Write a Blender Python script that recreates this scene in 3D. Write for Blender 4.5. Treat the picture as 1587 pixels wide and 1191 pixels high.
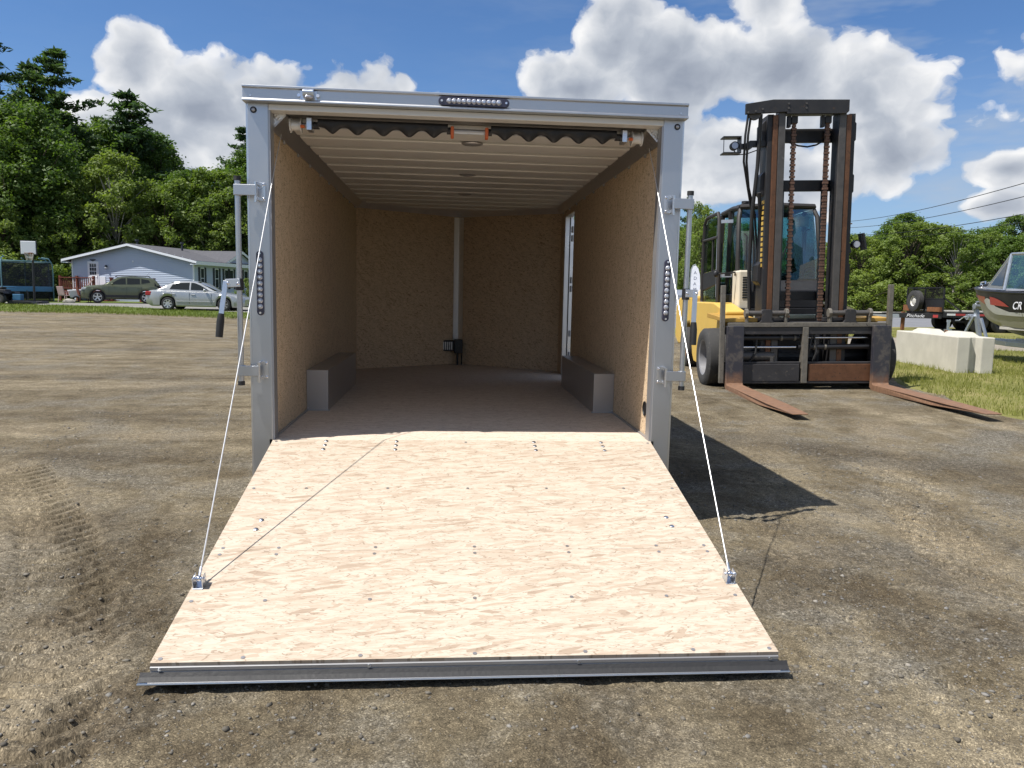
import bpy, bmesh, math, random
import numpy as np
from mathutils import Vector, Matrix

scene = bpy.context.scene
for o in list(bpy.data.objects):
    bpy.data.objects.remove(o, do_unlink=True)
COL = scene.collection
PI = math.pi

# ---------------------------------------------------------------- camera
CAM_LOC = Vector((-0.1135, -4.788, 1.485))
YAW, PITCH, ROLL = 0.0839, 0.1181, 0.0217
fw = Vector((math.sin(YAW)*math.cos(PITCH), math.cos(YAW)*math.cos(PITCH), -math.sin(PITCH)))
rt = Vector((math.cos(YAW), -math.sin(YAW), 0))
up = rt.cross(fw)
r2 = rt*math.cos(ROLL) + up*math.sin(ROLL)
u2 = up*math.cos(ROLL) - rt*math.sin(ROLL)
cd = bpy.data.cameras.new('camera')
cam = bpy.data.objects.new('camera', cd)
COL.objects.link(cam)
cam.matrix_world = Matrix(((r2.x, u2.x, -fw.x, CAM_LOC.x), (r2.y, u2.y, -fw.y, CAM_LOC.y),
                           (r2.z, u2.z, -fw.z, CAM_LOC.z), (0, 0, 0, 1)))
cd.sensor_width = 36
cd.lens = 36*1180/1587
cd.clip_start = 0.05
cd.clip_end = 3000
scene.camera = cam

# ---------------------------------------------------------------- sun, exposure
SX, SY = 0.53, 0.185                       # shadow shift per metre of height
SUN_DIR = Vector((-SX, -SY, 1)).normalized()
SUN_EL = math.asin(SUN_DIR.z)
SUN_ROT = math.atan2(SUN_DIR.x, SUN_DIR.y)
sd = bpy.data.lights.new('sun', 'SUN')
sd.energy = 3.4
sd.angle = math.radians(0.55)
sd.color = (1.0, 0.955, 0.89)
sun = bpy.data.objects.new('sun', sd)
COL.objects.link(sun)
sun.rotation_euler = SUN_DIR.to_track_quat('Z', 'Y').to_euler()
sun.location = (-20, -8, 38)
scene.view_settings.view_transform = 'Standard'
scene.view_settings.look = 'None'
scene.view_settings.gamma = 1
scene.view_settings.use_curve_mapping = False
scene.view_settings.exposure = 0.98
scene.cycles.max_bounces = 7
scene.cycles.diffuse_bounces = 6
scene.cycles.glossy_bounces = 3
scene.cycles.transparent_max_bounces = 8
scene.cycles.caustics_reflective = False
scene.cycles.caustics_refractive = False

# ---------------------------------------------------------------- node helpers
class NT:
    """Small wrapper that makes node trees readable."""
    def __init__(self, tree):
        self.t = tree; self.n = tree.nodes; self.l = tree.links
    def add(self, typ, ins=None, **props):
        nd = self.n.new(typ)
        for k, v in props.items(): setattr(nd, k, v)
        for k, v in (ins or {}).items(): self.set(nd.inputs[k], v)
        return nd
    def set(self, sock, v):
        if isinstance(v, bpy.types.NodeSocket): self.l.new(v, sock)
        elif isinstance(v, bpy.types.Node): self.l.new(v.outputs[0], sock)
        else:
            if hasattr(sock.default_value, '__len__') and not hasattr(v, '__len__'): v = (v,)*len(sock.default_value)
            if hasattr(v, '__len__') and len(sock.default_value) == 4 and len(v) == 3: v = (*v, 1)
            sock.default_value = v
    def math(self, op, a, b=None, c=None, clamp=False):
        nd = self.n.new('ShaderNodeMath'); nd.operation = op; nd.use_clamp = clamp
        self.set(nd.inputs[0], a)
        if b is not None: self.set(nd.inputs[1], b)
        if c is not None: self.set(nd.inputs[2], c)
        return nd.outputs[0]
    def mix(self, f, a, b, blend='MIX'):
        nd = self.n.new('ShaderNodeMixRGB'); nd.blend_type = blend
        self.set(nd.inputs[0], f); self.set(nd.inputs[1], a); self.set(nd.inputs[2], b)
        return nd.outputs[0]
    def ramp(self, f, stops, interp='LINEAR'):
        nd = self.n.new('ShaderNodeValToRGB'); cr = nd.color_ramp; cr.interpolation = interp
        while len(cr.elements) < len(stops): cr.elements.new(0.5)
        for e, (p, c) in zip(cr.elements, stops):
            e.position = p
            e.color = (c, c, c, 1) if not hasattr(c, '__len__') else (*c, 1)[:4]
        self.set(nd.inputs[0], f)
        return nd.outputs[0]
    def noise(self, vec, scale, detail=4, rough=0.55, dist=0.0, out=0, dim2=False):
        nd = self.add('ShaderNodeTexNoise', {'Scale': scale, 'Detail': detail, 'Roughness': rough, 'Distortion': dist})
        if dim2: nd.noise_dimensions = '2D'
        if vec is not None: self.set(nd.inputs['Vector'], vec)
        return nd.outputs[out]
    def voro(self, vec, scale, feature='F1', out='Color', rnd=1.0, dim2=False):
        nd = self.add('ShaderNodeTexVoronoi', {'Scale': scale, 'Randomness': rnd}, feature=feature)
        if dim2: nd.voronoi_dimensions = '2D'
        if vec is not None: self.set(nd.inputs['Vector'], vec)
        return nd.outputs[out]
    def mapv(self, vec, scale=(1, 1, 1), rot=(0, 0, 0), loc=(0, 0, 0)):
        nd = self.add('ShaderNodeMapping', {'Vector': vec, 'Scale': scale, 'Rotation': rot, 'Location': loc})
        return nd.outputs[0]
    def obj(self): return self.add('ShaderNodeTexCoord').outputs['Object']
    def pos(self): return self.add('ShaderNodeNewGeometry').outputs['Position']
    def bump(self, h, strength=0.3, dist=0.01):
        return self.add('ShaderNodeBump', {'Height': h, 'Strength': strength, 'Distance': dist}).outputs[0]

MATS = {}
def newmat(name):
    m = bpy.data.materials.new(name); m.use_nodes = True
    m.node_tree.nodes.clear()
    t = NT(m.node_tree)
    out = t.add('ShaderNodeOutputMaterial')
    MATS[name] = m
    return m, t, out
def principled(t, out, **ins):
    ren = {k.replace('_', ' '): v for k, v in ins.items()}
    p = t.add('ShaderNodeBsdfPrincipled', ren)
    t.l.new(p.outputs[0], out.inputs[0])
    return p

# ---------------------------------------------------------------- world: sky with cumulus
w = bpy.data.worlds.new('World'); scene.world = w; w.use_nodes = True
w.node_tree.nodes.clear()
t = NT(w.node_tree)
wout = t.add('ShaderNodeOutputWorld')
sky = t.add('ShaderNodeTexSky', sky_type='NISHITA', sun_disc=False)
sky.sun_elevation = SUN_EL; sky.sun_rotation = SUN_ROT
sky.altitude = 60; sky.air_density = 1.0; sky.dust_density = 0.5; sky.ozone_density = 2.2
dirv = t.add('ShaderNodeTexCoord').outputs['Generated']
sx = t.add('ShaderNodeSeparateXYZ', {0: dirv})
dx, dy, dz = sx.outputs
az = t.math('ARCTAN2', dx, dy)
el = t.math('ARCSINE', dz)
p2 = t.add('ShaderNodeCombineXYZ', {0: az, 1: t.math('MULTIPLY', el, 1.25), 2: 0.0}).outputs[0]
def blob(a, e, ra, re, s=1.0):
    u = t.math('DIVIDE', t.math('SUBTRACT', az, a), ra)
    v = t.math('DIVIDE', t.math('SUBTRACT', el, e), re)
    d = t.math('ADD', t.math('MULTIPLY', u, u), t.math('MULTIPLY', v, v))
    return t.math('MULTIPLY', t.math('SUBTRACT', 1.0, t.math('SQRT', d), clamp=False), s)
BL = [(-.365, .245, .050, .055, .9), (-.30, .205, .10, .055, 1), (-.21, .215, .10, .055, 1), (-.115, .220, .12, .050, 1), (-.33, .17, .12, .06, .9), (.0, .19, .2, .05, .8),
      (.205, .305, .070, .075, 1), (.16, .255, .09, .05, 1), (.29, .27, .13, .075, 1), (.41, .262, .14, .07, 1), (.385, .345, .06, .05, .8),
      (.33, .185, .17, .06, .9), (.42, .15, .16, .05, .75), (.50, .235, .08, .07, .9), (.645, .145, .06, .022, .9), (.64, .105, .05, .022, .9), (.53, .16, .08, .05, .7), (.63, .23, .10, .05, .15)]
g = None
for b in BL:
    k = blob(*b)
    g = k if g is None else t.math('MAXIMUM', g, k)
# elsewhere in the sky: loose broken cumulus from plain noise
wide = t.noise(t.mapv(dirv, (1.6, 1.6, 3.2), (0, 0, 0.4), (3.1, 0.7, 0)), 1.7, 2, .5)
az_abs = t.math('ABSOLUTE', t.math('SUBTRACT', az, 0.07))
outside = t.math('MAXIMUM', t.math('MULTIPLY_ADD', az_abs, 5.0, -3.1), t.math('MULTIPLY_ADD', el, 6.0, -2.3), clamp=True)
outside = t.math('MULTIPLY', outside, t.math('LESS_THAN', -0.02, dz))
widem = t.math('SUBTRACT', t.math('MULTIPLY', t.math('SUBTRACT', wide, .50), 5.0), t.math('MULTIPLY', t.math('SUBTRACT', 1.0, outside), 3.0))
g = t.math('MAXIMUM', g, widem)
g = t.math('MAXIMUM', g, -1.2)
def fbm(vec, det=7):
    a = t.noise(vec, 9.0, det, .56, 0.0, dim2=True)
    b = t.voro(vec, 13.0, 'F1', 'Distance', dim2=True)
    r_ = t.math('ADD', t.math('MULTIPLY', t.math('SUBTRACT', a, .5), 1.75), t.math('MULTIPLY_ADD', b, -.55, .20))
    if det > 3: r_ = t.math('MULTIPLY_ADD', t.voro(vec, 37.0, 'F1', 'Distance', dim2=True), -.24, t.math('ADD', r_, .09))
    return r_
warp = t.add('ShaderNodeVectorMath', {0: p2, 1: t.add('ShaderNodeVectorMath', {0: t.noise(p2, 14, 3, .6, 0, 1, dim2=True), 'Scale': .035}, operation='SCALE').outputs[0]}, operation='ADD').outputs[0]
n0 = fbm(warp)
nl = fbm(warp, 3)
n1 = fbm(t.mapv(warp, loc=(-.016, .022, 0)), 3)
dens = t.math('ADD', t.math('MULTIPLY', g, 1.35), n0)
cmask = t.ramp(dens, [(0.0, 0.0), (.07, .28), (.19, .88), (.4, 1.0)], 'EASE')
# light side towards the sun (upper left), greyer where the cloud is deep and low
lit = t.math('MULTIPLY_ADD', t.math('SUBTRACT', nl, n1), .75, .50)
deep = t.math('MULTIPLY', t.math('SUBTRACT', dens, .30), .74, clamp=True)
cl = t.math('SUBTRACT', t.math('ADD', lit, .32), deep, clamp=True)
ccol = t.ramp(cl, [(0.0, (.38, .43, .52)), (.40, (.56, .61, .69)), (.75, (.84, .87, .91)), (1.0, (1.12, 1.12, 1.11))])
cloudc = t.mix(1.0, ccol, (4.15, 4.15, 4.2), 'MULTIPLY')
# thin haze veil, a little stronger on the side away from the sun and near the horizon
veil = t.noise(t.mapv(p2, (1.0, 3.2, 1), (0, 0, .25)), 5.0, 4, .62, 0, dim2=True)
veil = t.math('MULTIPLY', t.math('SUBTRACT', veil, .43), 2.2, clamp=True)
vaz = t.math('MULTIPLY_ADD', az, 1.6, .05, clamp=True)
vmask = t.math('MULTIPLY', veil, t.math('MULTIPLY_ADD', vaz, .85, .06))
skyc = t.mix(1.0, sky.outputs[0], (.335, .455, .60), 'MULTIPLY')
skyc = t.mix(vmask, skyc, (2.2, 2.55, 3.05))
haze_low = t.math('MULTIPLY', t.math('MULTIPLY_ADD', t.math('ABSOLUTE', el), -2.6, .75, clamp=True), t.math('MULTIPLY_ADD', vaz, .6, .12))
skyc = t.mix(haze_low, skyc, (2.3, 2.75, 3.4))
fin = t.mix(cmask, skyc, cloudc)
bg = t.add('ShaderNodeBackground', {0: fin, 1: 0.105})
t.l.new(bg.outputs[0], wout.inputs[0])
w.cycles.sampling_method = 'MANUAL'; w.cycles.sample_map_resolution = 256

# ---------------------------------------------------------------- terrain
def SS(v):
    v = np.clip(v, 0, 1); return v*v*(3-2*v)
def H(x, y):
    return .42*SS((y-14)/34) + .12*SS((x-4.5)/5.5) + .10*SS((x-5)/10)*SS((y-12)/15)
def Hf(x, y): return float(H(np.float64(x), np.float64(y)))

def vnoise(x, y, seed=0):
    xi = np.floor(x).astype(np.int64); yi = np.floor(y).astype(np.int64)
    fx = x-xi; fy = y-yi
    fx = fx*fx*(3-2*fx); fy = fy*fy*(3-2*fy)
    def h(a, b):
        n = (a*374761393 + b*668265263 + seed*1442695041) & 0x7fffffff
        n = ((n ^ (n >> 13))*1274126177) & 0x7fffffff
        n = n ^ (n >> 16)
        return (n & 0xffff)/65535.0
    return (h(xi, yi)*(1-fx)+h(xi+1, yi)*fx)*(1-fy)+(h(xi, yi+1)*(1-fx)+h(xi+1, yi+1)*fx)*fy
def fbm2(x, y, oct=4, seed=0, gain=.5):
    a = 1; s = 0; tot = 0
    for i in range(oct):
        s = s+a*(vnoise(x*2**i, y*2**i, seed+i)-.5); tot += a; a *= gain
    return s/tot

# ---------------------------------------------------------------- mesh helpers
class MB:
    def __init__(self): self.v = []; self.f = []; self.mi = []; self.cur = 0
    def _add(self, vs, fs):
        o = len(self.v); self.v += [tuple(p) for p in vs]
        self.f += [tuple(i+o for i in q) for q in fs]; self.mi += [self.cur]*len(fs)
    def mat(self, i): self.cur = i; return self
    def box(self, x0, x1, y0, y1, z0, z1):
        if x0 > x1: x0, x1 = x1, x0
        if y0 > y1: y0, y1 = y1, y0
        if z0 > z1: z0, z1 = z1, z0
        self._add([(x, y, z) for z in (z0, z1) for y in (y0, y1) for x in (x0, x1)],
                  [(0, 2, 3, 1), (4, 5, 7, 6), (0, 1, 5, 4), (2, 6, 7, 3), (0, 4, 6, 2), (1, 3, 7, 5)])
        return self
    def beam(self, a, b, w, h, upv=(0, 0, 1)):
        a = Vector(a); b = Vector(b); d = (b-a).normalized(); u = Vector(upv)
        if abs(d.dot(u)) > .98: u = Vector((0, 1, 0))
        s = d.cross(u).normalized(); u = s.cross(d)
        vs = []
        for p in (a, b):
            for q, r in ((-1, -1), (1, -1), (1, 1), (-1, 1)): vs.append(p+s*q*w/2+u*r*h/2)
        self._add(vs, [(0, 1, 2, 3), (7, 6, 5, 4), (0, 4, 5, 1), (1, 5, 6, 2), (2, 6, 7, 3), (3, 7, 4, 0)])
        return self
    def cyl(self, a, b, r, r2=None, n=14, caps=True):
        a = Vector(a); b = Vector(b); r2 = r if r2 is None else r2
        d = (b-a).normalized(); u = Vector((0, 0, 1)) if abs(d.z) < .9 else Vector((1, 0, 0))
        s = d.cross(u).normalized(); u = s.cross(d)
        vs = []
        for p, rr in ((a, r), (b, r2)):
            for i in range(n):
                th = 2*PI*i/n; vs.append(p+s*rr*math.cos(th)+u*rr*math.sin(th))
        fs = [(i, (i+1) % n, n+(i+1) % n, n+i) for i in range(n)]
        if caps: fs += [tuple(range(n-1, -1, -1)), tuple(range(n, 2*n))]
        self._add(vs, fs); return self
    def tube(self, pts, r, n=8, caps=True):
        pts = [Vector(p) for p in pts]; m = len(pts)
        rs = r if hasattr(r, '__len__') else [r]*m
        vs = []; prev = None
        for i, p in enumerate(pts):
            d = (pts[min(i+1, m-1)]-pts[max(i-1, 0)]).normalized()
            if prev is None:
                u = Vector((0, 0, 1)) if abs(d.z) < .9 else Vector((1, 0, 0))
                s = d.cross(u).normalized()
            else:
                s = (prev-d*prev.dot(d)).normalized()
            prev = s; u = s.cross(d)
            for k in range(n):
                th = 2*PI*k/n; vs.append(p+s*rs[i]*math.cos(th)+u*rs[i]*math.sin(th))
        fs = [(i*n+k, i*n+(k+1) % n, (i+1)*n+(k+1) % n, (i+1)*n+k) for i in range(m-1) for k in range(n)]
        if caps: fs += [tuple(range(n-1, -1, -1)), tuple(range((m-1)*n, m*n))]
        self._add(vs, fs); return self
    def prism(self, poly, axis, a, b):
        """polygon in the two other axes (in xyz order), extruded along axis from a to b"""
        n = len(poly); vs = []
        for c in (a, b):
            for p, q in poly:
                vs.append({'x': (c, p, q), 'y': (p, c, q), 'z': (p, q, c)}[axis])
        fs = [(i, (i+1) % n, n+(i+1) % n, n+i) for i in range(n)] + [tuple(range(n-1, -1, -1)), tuple(range(n, 2*n))]
        self._add(vs, fs); return self
    def lathe(self, prof, c, axis='x', n=28):
        """profile of (offset along axis, radius)"""
        c = Vector(c); vs = []; m = len(prof)
        for o, r in prof:
            for i in range(n):
                th = 2*PI*i/n; a, b = r*math.cos(th), r*math.sin(th)
                vs.append(c+Vector({'x': (o, a, b), 'y': (a, o, b), 'z': (a, b, o)}[axis]))
        fs = [(j*n+i, j*n+(i+1) % n, (j+1)*n+(i+1) % n, (j+1)*n+i) for j in range(m-1) for i in range(n)]
        self._add(vs, fs); return self
    def sph(self, c, rx, ry=None, rz=None, n=12, m=8):
        ry = ry or rx; rz = rz or rx; vs = []
        for j in range(1, m):
            ph = PI*j/m
            for i in range(n):
                th = 2*PI*i/n
                vs.append((c[0]+rx*math.sin(ph)*math.cos(th), c[1]+ry*math.sin(ph)*math.sin(th), c[2]+rz*math.cos(ph)))
        o = len(vs); vs += [(c[0], c[1], c[2]+rz), (c[0], c[1], c[2]-rz)]
        fs = [(j*n+i, (j+1)*n+i, (j+1)*n+(i+1) % n, j*n+(i+1) % n) for j in range(m-2) for i in range(n)]
        fs += [(o, i, (i+1) % n) for i in range(n)] + [(o+1, (m-2)*n+(i+1) % n, (m-2)*n+i) for i in range(n)]
        self._add(vs, fs); return self
    def poly(self, vs): self._add(vs, [tuple(range(len(vs)))]); return self
    def grid(self, rows):
        n = len(rows[0]); vs = [p for r in rows for p in r]
        self._add(vs, [(j*n+i, j*n+i+1, (j+1)*n+i+1, (j+1)*n+i) for j in range(len(rows)-1) for i in range(n-1)]); return self
    def build(self, name, mat, parent=None, smooth=False, bevel=0, loc=None, fix=True, angle=38):
        me = bpy.data.meshes.new(name)
        me.from_pydata(self.v, [], self.f)
        mats = mat if isinstance(mat, (list, tuple)) else [mat]
        for k in mats: me.materials.append(MATS[k])
        if len(mats) > 1: me.polygons.foreach_set('material_index', self.mi)
        if fix:
            bm = bmesh.new(); bm.from_mesh(me); bmesh.ops.recalc_face_normals(bm, faces=bm.faces); bm.to_mesh(me); bm.free()
        if smooth:
            me.polygons.foreach_set('use_smooth', [True]*len(me.polygons))
            me.set_sharp_from_angle(angle=math.radians(angle))
        me.update()
        o = bpy.data.objects.new(name, me); COL.objects.link(o)
        if parent is not None: o.parent = parent
        if loc is not None: o.location = loc
        if bevel:
            b = o.modifiers.new('bevel', 'BEVEL'); b.width = bevel; b.segments = 2; b.limit_method = 'ANGLE'; b.angle_limit = math.radians(40)
        return o

def npmesh(name, verts, faces, mat, parent=None, smooth=False):
    me = bpy.data.meshes.new(name)
    verts = np.asarray(verts, dtype=np.float32); faces = np.asarray(faces, dtype=np.int32)
    nv, nf, k = len(verts), len(faces), faces.shape[1]
    me.vertices.add(nv); me.vertices.foreach_set('co', verts.ravel())
    me.loops.add(nf*k); me.loops.foreach_set('vertex_index', faces.ravel())
    me.polygons.add(nf)
    me.polygons.foreach_set('loop_start', np.arange(0, nf*k, k, dtype=np.int32))
    me.polygons.foreach_set('loop_total', np.full(nf, k, dtype=np.int32))
    if smooth: me.polygons.foreach_set('use_smooth', np.ones(nf, dtype=bool))
    me.materials.append(MATS[mat]); me.update(calc_edges=True)
    o = bpy.data.objects.new(name, me); COL.objects.link(o)
    if parent is not None: o.parent = parent
    return o

def thing(name, label, cat, loc=(0, 0, 0), rz=0, group=None):
    o = bpy.data.objects.new(name, None); COL.objects.link(o)
    o.empty_display_size = .2
    o.location = loc; o.rotation_euler = (0, 0, rz)
    o['label'] = label; o['category'] = cat
    if group: o['group'] = group
    return o
def tag(o, label, cat, group=None):
    o['label'] = label; o['category'] = cat
    if group: o['group'] = group
    return o
def structure(o): o['kind'] = 'structure'; return o
def stuff(o, label=None, cat=None):
    o['kind'] = 'stuff'
    if label: o['label'] = label
    if cat: o['category'] = cat
    return o
def share(o, name, parent, loc=(0, 0, 0), rot=(0, 0, 0), scale=(1, 1, 1)):
    c = o.copy(); c.name = name; COL.objects.link(c); c.parent = parent
    c.location = loc; c.rotation_euler = rot; c.scale = scale
    return c
def text(name, body, size, mat, parent, loc, rot, extrude=.002, shear=0, align='LEFT', spacing=1):
    cu = bpy.data.curves.new(name, 'FONT'); cu.body = body; cu.size = size; cu.extrude = extrude; cu.shear = shear
    cu.align_x = align; cu.space_character = spacing
    tmp = bpy.data.objects.new(name, cu); COL.objects.link(tmp)
    bpy.context.view_layer.update()
    me = bpy.data.meshes.new_from_object(tmp.evaluated_get(bpy.context.evaluated_depsgraph_get()))
    bpy.data.objects.remove(tmp, do_unlink=True)
    me.materials.clear(); me.materials.append(MATS[mat])
    o = bpy.data.objects.new(name, me); COL.objects.link(o); o.parent = parent; o.location = loc; o.rotation_euler = rot
    return o

# ---------------------------------------------------------------- materials
def simple(name, col, rough=.6, metal=0.0, var=.15, scale=6.0, bump=0.0, bscale=60.0, spec=.5, coat=0.0, wear=None):
    m, t, out = newmat(name)
    v = t.obj()
    n = t.noise(v, scale, 5, .6)
    c = t.mix(n, tuple(max(0, x*(1-var)) for x in col), tuple(min(1, x*(1+var)) for x in col))
    rg = t.math('MULTIPLY_ADD', n, .25, rough-.12)
    if wear:
        wc, thr = wear
        wn = t.noise(v, scale*2.3, 8, .7, .4)
        wm = t.ramp(wn, [(thr, 0), (thr+.08, 1)])
        c = t.mix(wm, c, wc)
        rg = t.math('MULTIPLY_ADD', wm, .3, rg)
    ins = dict(Base_Color=c, Roughness=rg, Metallic=metal)
    p = principled(t, out, **ins)
    p.inputs['Specular IOR Level'].default_value = spec
    if coat: p.inputs['Coat Weight'].default_value = coat; p.inputs['Coat Roughness'].default_value = .08
    if bump: t.set(p.inputs['Normal'], t.bump(t.noise(v, bscale, 4, .6), bump, .01))
    return m

simple('alu', (.52, .53, .545), .38, 1.0, .06, 3.0, .05, 30)
simple('alu_bright', (.66, .67, .69), .30, 1.0, .05, 4.0)
simple('alu_dull', (.44, .44, .45), .55, .85, .08, 2.0, .05, 20)
simple('zinc', (.62, .66, .72), .3, 1.0, .12, 40)
simple('galv', (.50, .53, .57), .45, .9, .15, 9)
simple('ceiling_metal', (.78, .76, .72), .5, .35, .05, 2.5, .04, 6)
simple('ceiling_gap_shade', (.22, .21, .20), .6, 0.1, .05, 2.5)  # pale roof sheet, painted dark so the gaps between bows look shaded
simple('box_metal', (.46, .44, .43), .38, .75, .06, 3.0)
simple('rubber', (.020, .020, .021), .62, 0, .25, 14, .2, 60)
simple('tyre', (.040, .039, .038), .8, 0, .35, 9, .3, 50, wear=((.16, .145, .12), .60))
simple('black_paint', (.016, .016, .018), .42, 0, .4, 8)
simple('black_plastic', (.014, .014, .016), .5, 0, .3, 10, .1, 80)
simple('orange_clip', (.62, .13, .03), .5, 0, .2, 20)
simple('cable', (.72, .72, .72), .35, .6, .1, 50)
simple('lens', (.42, .43, .48), .12, .35, .25, 60, 0, 60, .7)
simple('lens_dark', (.05, .05, .08), .2, .2, .3, 40)
simple('grip', (.012, .012, .012), .55)
simple('white_trim', (.72, .74, .78), .5, 0, .05, 4)
simple('concrete', (.50, .48, .42), .9, 0, .22, 3.2, .35, 45, .2, wear=((.34, .31, .25), .68))
simple('rust', (.205, .088, .040), .85, .1, .45, 11, .3, 70, .3, wear=((.10, .055, .035), .56))
simple('mast_paint', (.024, .023, .024), .5, .1, .5, 7, .1, 60, wear=((.085, .05, .03), .60))
simple('mast_wear', (.15, .07, .036), .5, .45, .5, 9, .15, 40, wear=((.055, .04, .032), .58))
simple('mast_grey', (.095, .088, .082), .5, .4, .45, 10, .1, 40, wear=((.19, .18, .165), .64))
simple('carriage', (.040, .038, .040), .5, .2, .5, 5, .15, 40, wear=((.12, .105, .085), .60))
simple('carriage_edge', (.17, .155, .13), .6, .3, .5, 9, .2, 40, wear=((.05, .045, .042), .58))
simple('chain', (.15, .085, .06), .7, .4, .5, 30)
simple('chrome', (.75, .76, .80), .12, 1.0, .05, 10)
simple('yellow', (.62, .41, .09), .5, 0, .12, 2.2, .03, 30, wear=((.40, .27, .09), .66))
simple('yellow_dirty', (.42, .25, .05), .6, 0, .3, 4)
simple('cream', (.66, .60, .48), .6, 0, .1, 4)
simple('cab_frame', (.030, .027, .025), .55, 0, .3, 8)
simple('seat_fabric', (.03, .03, .033), .9)
simple('rim_grey', (.24, .24, .25), .55, .3, .3, 12, wear=((.22, .12, .07), .66))
simple('rim_white', (.55, .53, .48), .5, 0, .2, 20, wear=((.30, .14, .06), .60))
simple('rim_alloy', (.62, .63, .65), .3, .8, .1, 12)
simple('sedan_paint', (.40, .415, .42), .34, .6, .05, 2, coat=.6)
simple('suv_paint', (.105, .118, .070), .34, .35, .06, 2, coat=.6)
simple('car_trim', (.022, .022, .023), .6)
simple('car_glass', (.014, .018, .020), .14, 0, .1, 4, 0, 60, .35)
simple('tail_red', (.35, .02, .02), .25)
simple('headlamp', (.62, .64, .66), .12, .3)
simple('siding', (.46, .52, .64), .6, 0, .04, 1.5)
simple('house_white', (.74, .77, .82), .55, 0, .04, 2)
simple('shutter', (.030, .034, .045), .6)
simple('shingle', (.10, .10, .11), .95, 0, .3, 5, .3, 30, .2)
simple('window_glass', (.035, .042, .05), .08, 0, .2, 3, 0, 60, .8)
simple('deck_red', (.18, .058, .042), .75, 0, .25, 9, .1, 30, .3)
simple('net', (.028, .03, .036), .9, 0, .2, 10)
simple('blue_pad', (.05, .17, .32), .6, 0, .2, 5)
simple('teal_pole', (.10, .21, .24), .5, 0, .2, 5)
simple('pink_plastic', (.50, .36, .36), .6, 0, .15, 5)
simple('stone', (.32, .30, .27), .9, 0, .3, 12, .3, 30, .2)
simple('red_reflector', (.42, .05, .05), .4)
simple('white_plate', (.75, .75, .76), .5)
simple('wood_pole', (.17, .13, .10), .9, 0, .3, 6)
simple('wire', (.02, .02, .02), .6)
simple('boat_hull', (.085, .085, .080), .35, .35, .2, 1.6, coat=.4)
simple('boat_alu', (.40, .40, .38), .42, .75, .15, 2)
simple('boat_black', (.012, .012, .014), .45, 0, .2, 4)
simple('boat_red', (.33, .03, .035), .3, 0, .15, 4, coat=.4)
simple('boat_silver', (.55, .56, .57), .35, .5)
simple('vinyl_white', (.72, .72, .76), .6)
simple('flag_white', (.78, .79, .83), .7)
simple('flag_ink', (.16, .17, .24), .7)
simple('plank', (.42, .40, .36), .8, 0, .2, 5)
simple('trunk', (.085, .068, .052), .9, 0, .35, 5, .5, 20, .2)
simple('birch', (.36, .34, .30), .85, 0, .35, 4, .3, 20, .2, wear=((.06, .05, .045), .62))
simple('amber_glass', (.55, .55, .40), .3, 0, .1, 5)

def glass(name, tint, refl=.10):
    m, t, out = newmat(name)
    tr = t.add('ShaderNodeBsdfTransparent', {0: tint})
    gl = t.add('ShaderNodeBsdfGlossy', {0: (1, 1, 1, 1), 1: .03})
    f = t.add('ShaderNodeFresnel', {0: 1.5}).outputs[0]
    f = t.math('ADD', t.math('MULTIPLY', f, .8), refl, clamp=True)
    mx = t.add('ShaderNodeMixShader', {0: f, 1: tr.outputs[0], 2: gl.outputs[0]})
    t.l.new(mx.outputs[0], out.inputs[0])
glass('glass', (.62, .80, .80))
glass('glass_smoke', (.30, .36, .38), .14)

def mesh_screen(name, col, cell):
    m, t, out = newmat(name)
    v = t.mapv(t.obj(), (1/cell,)*3)
    s = t.add('ShaderNodeSeparateXYZ', {0: v})
    k = None
    for i in range(3):
        q = t.math('LESS_THAN', t.math('FRACT', s.outputs[i]), .38)
        k = q if k is None else t.math('MAXIMUM', k, q)
    bs = t.add('ShaderNodeBsdfDiffuse', {0: col}); tr = t.add('ShaderNodeBsdfTransparent')
    mx = t.add('ShaderNodeMixShader', {0: k, 1: tr.outputs[0], 2: bs.outputs[0]})
    t.l.new(mx.outputs[0], out.inputs[0])
mesh_screen('mesh_screen', (.02, .02, .02), .05)
m, t, out = newmat('netting')
bs = t.add('ShaderNodeBsdfDiffuse', {0: (.03, .033, .04)}); tr = t.add('ShaderNodeBsdfTransparent')
t.l.new(t.add('ShaderNodeMixShader', {0: .62, 1: tr.outputs[0], 2: bs.outputs[0]}).outputs[0], out.inputs[0])

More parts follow.
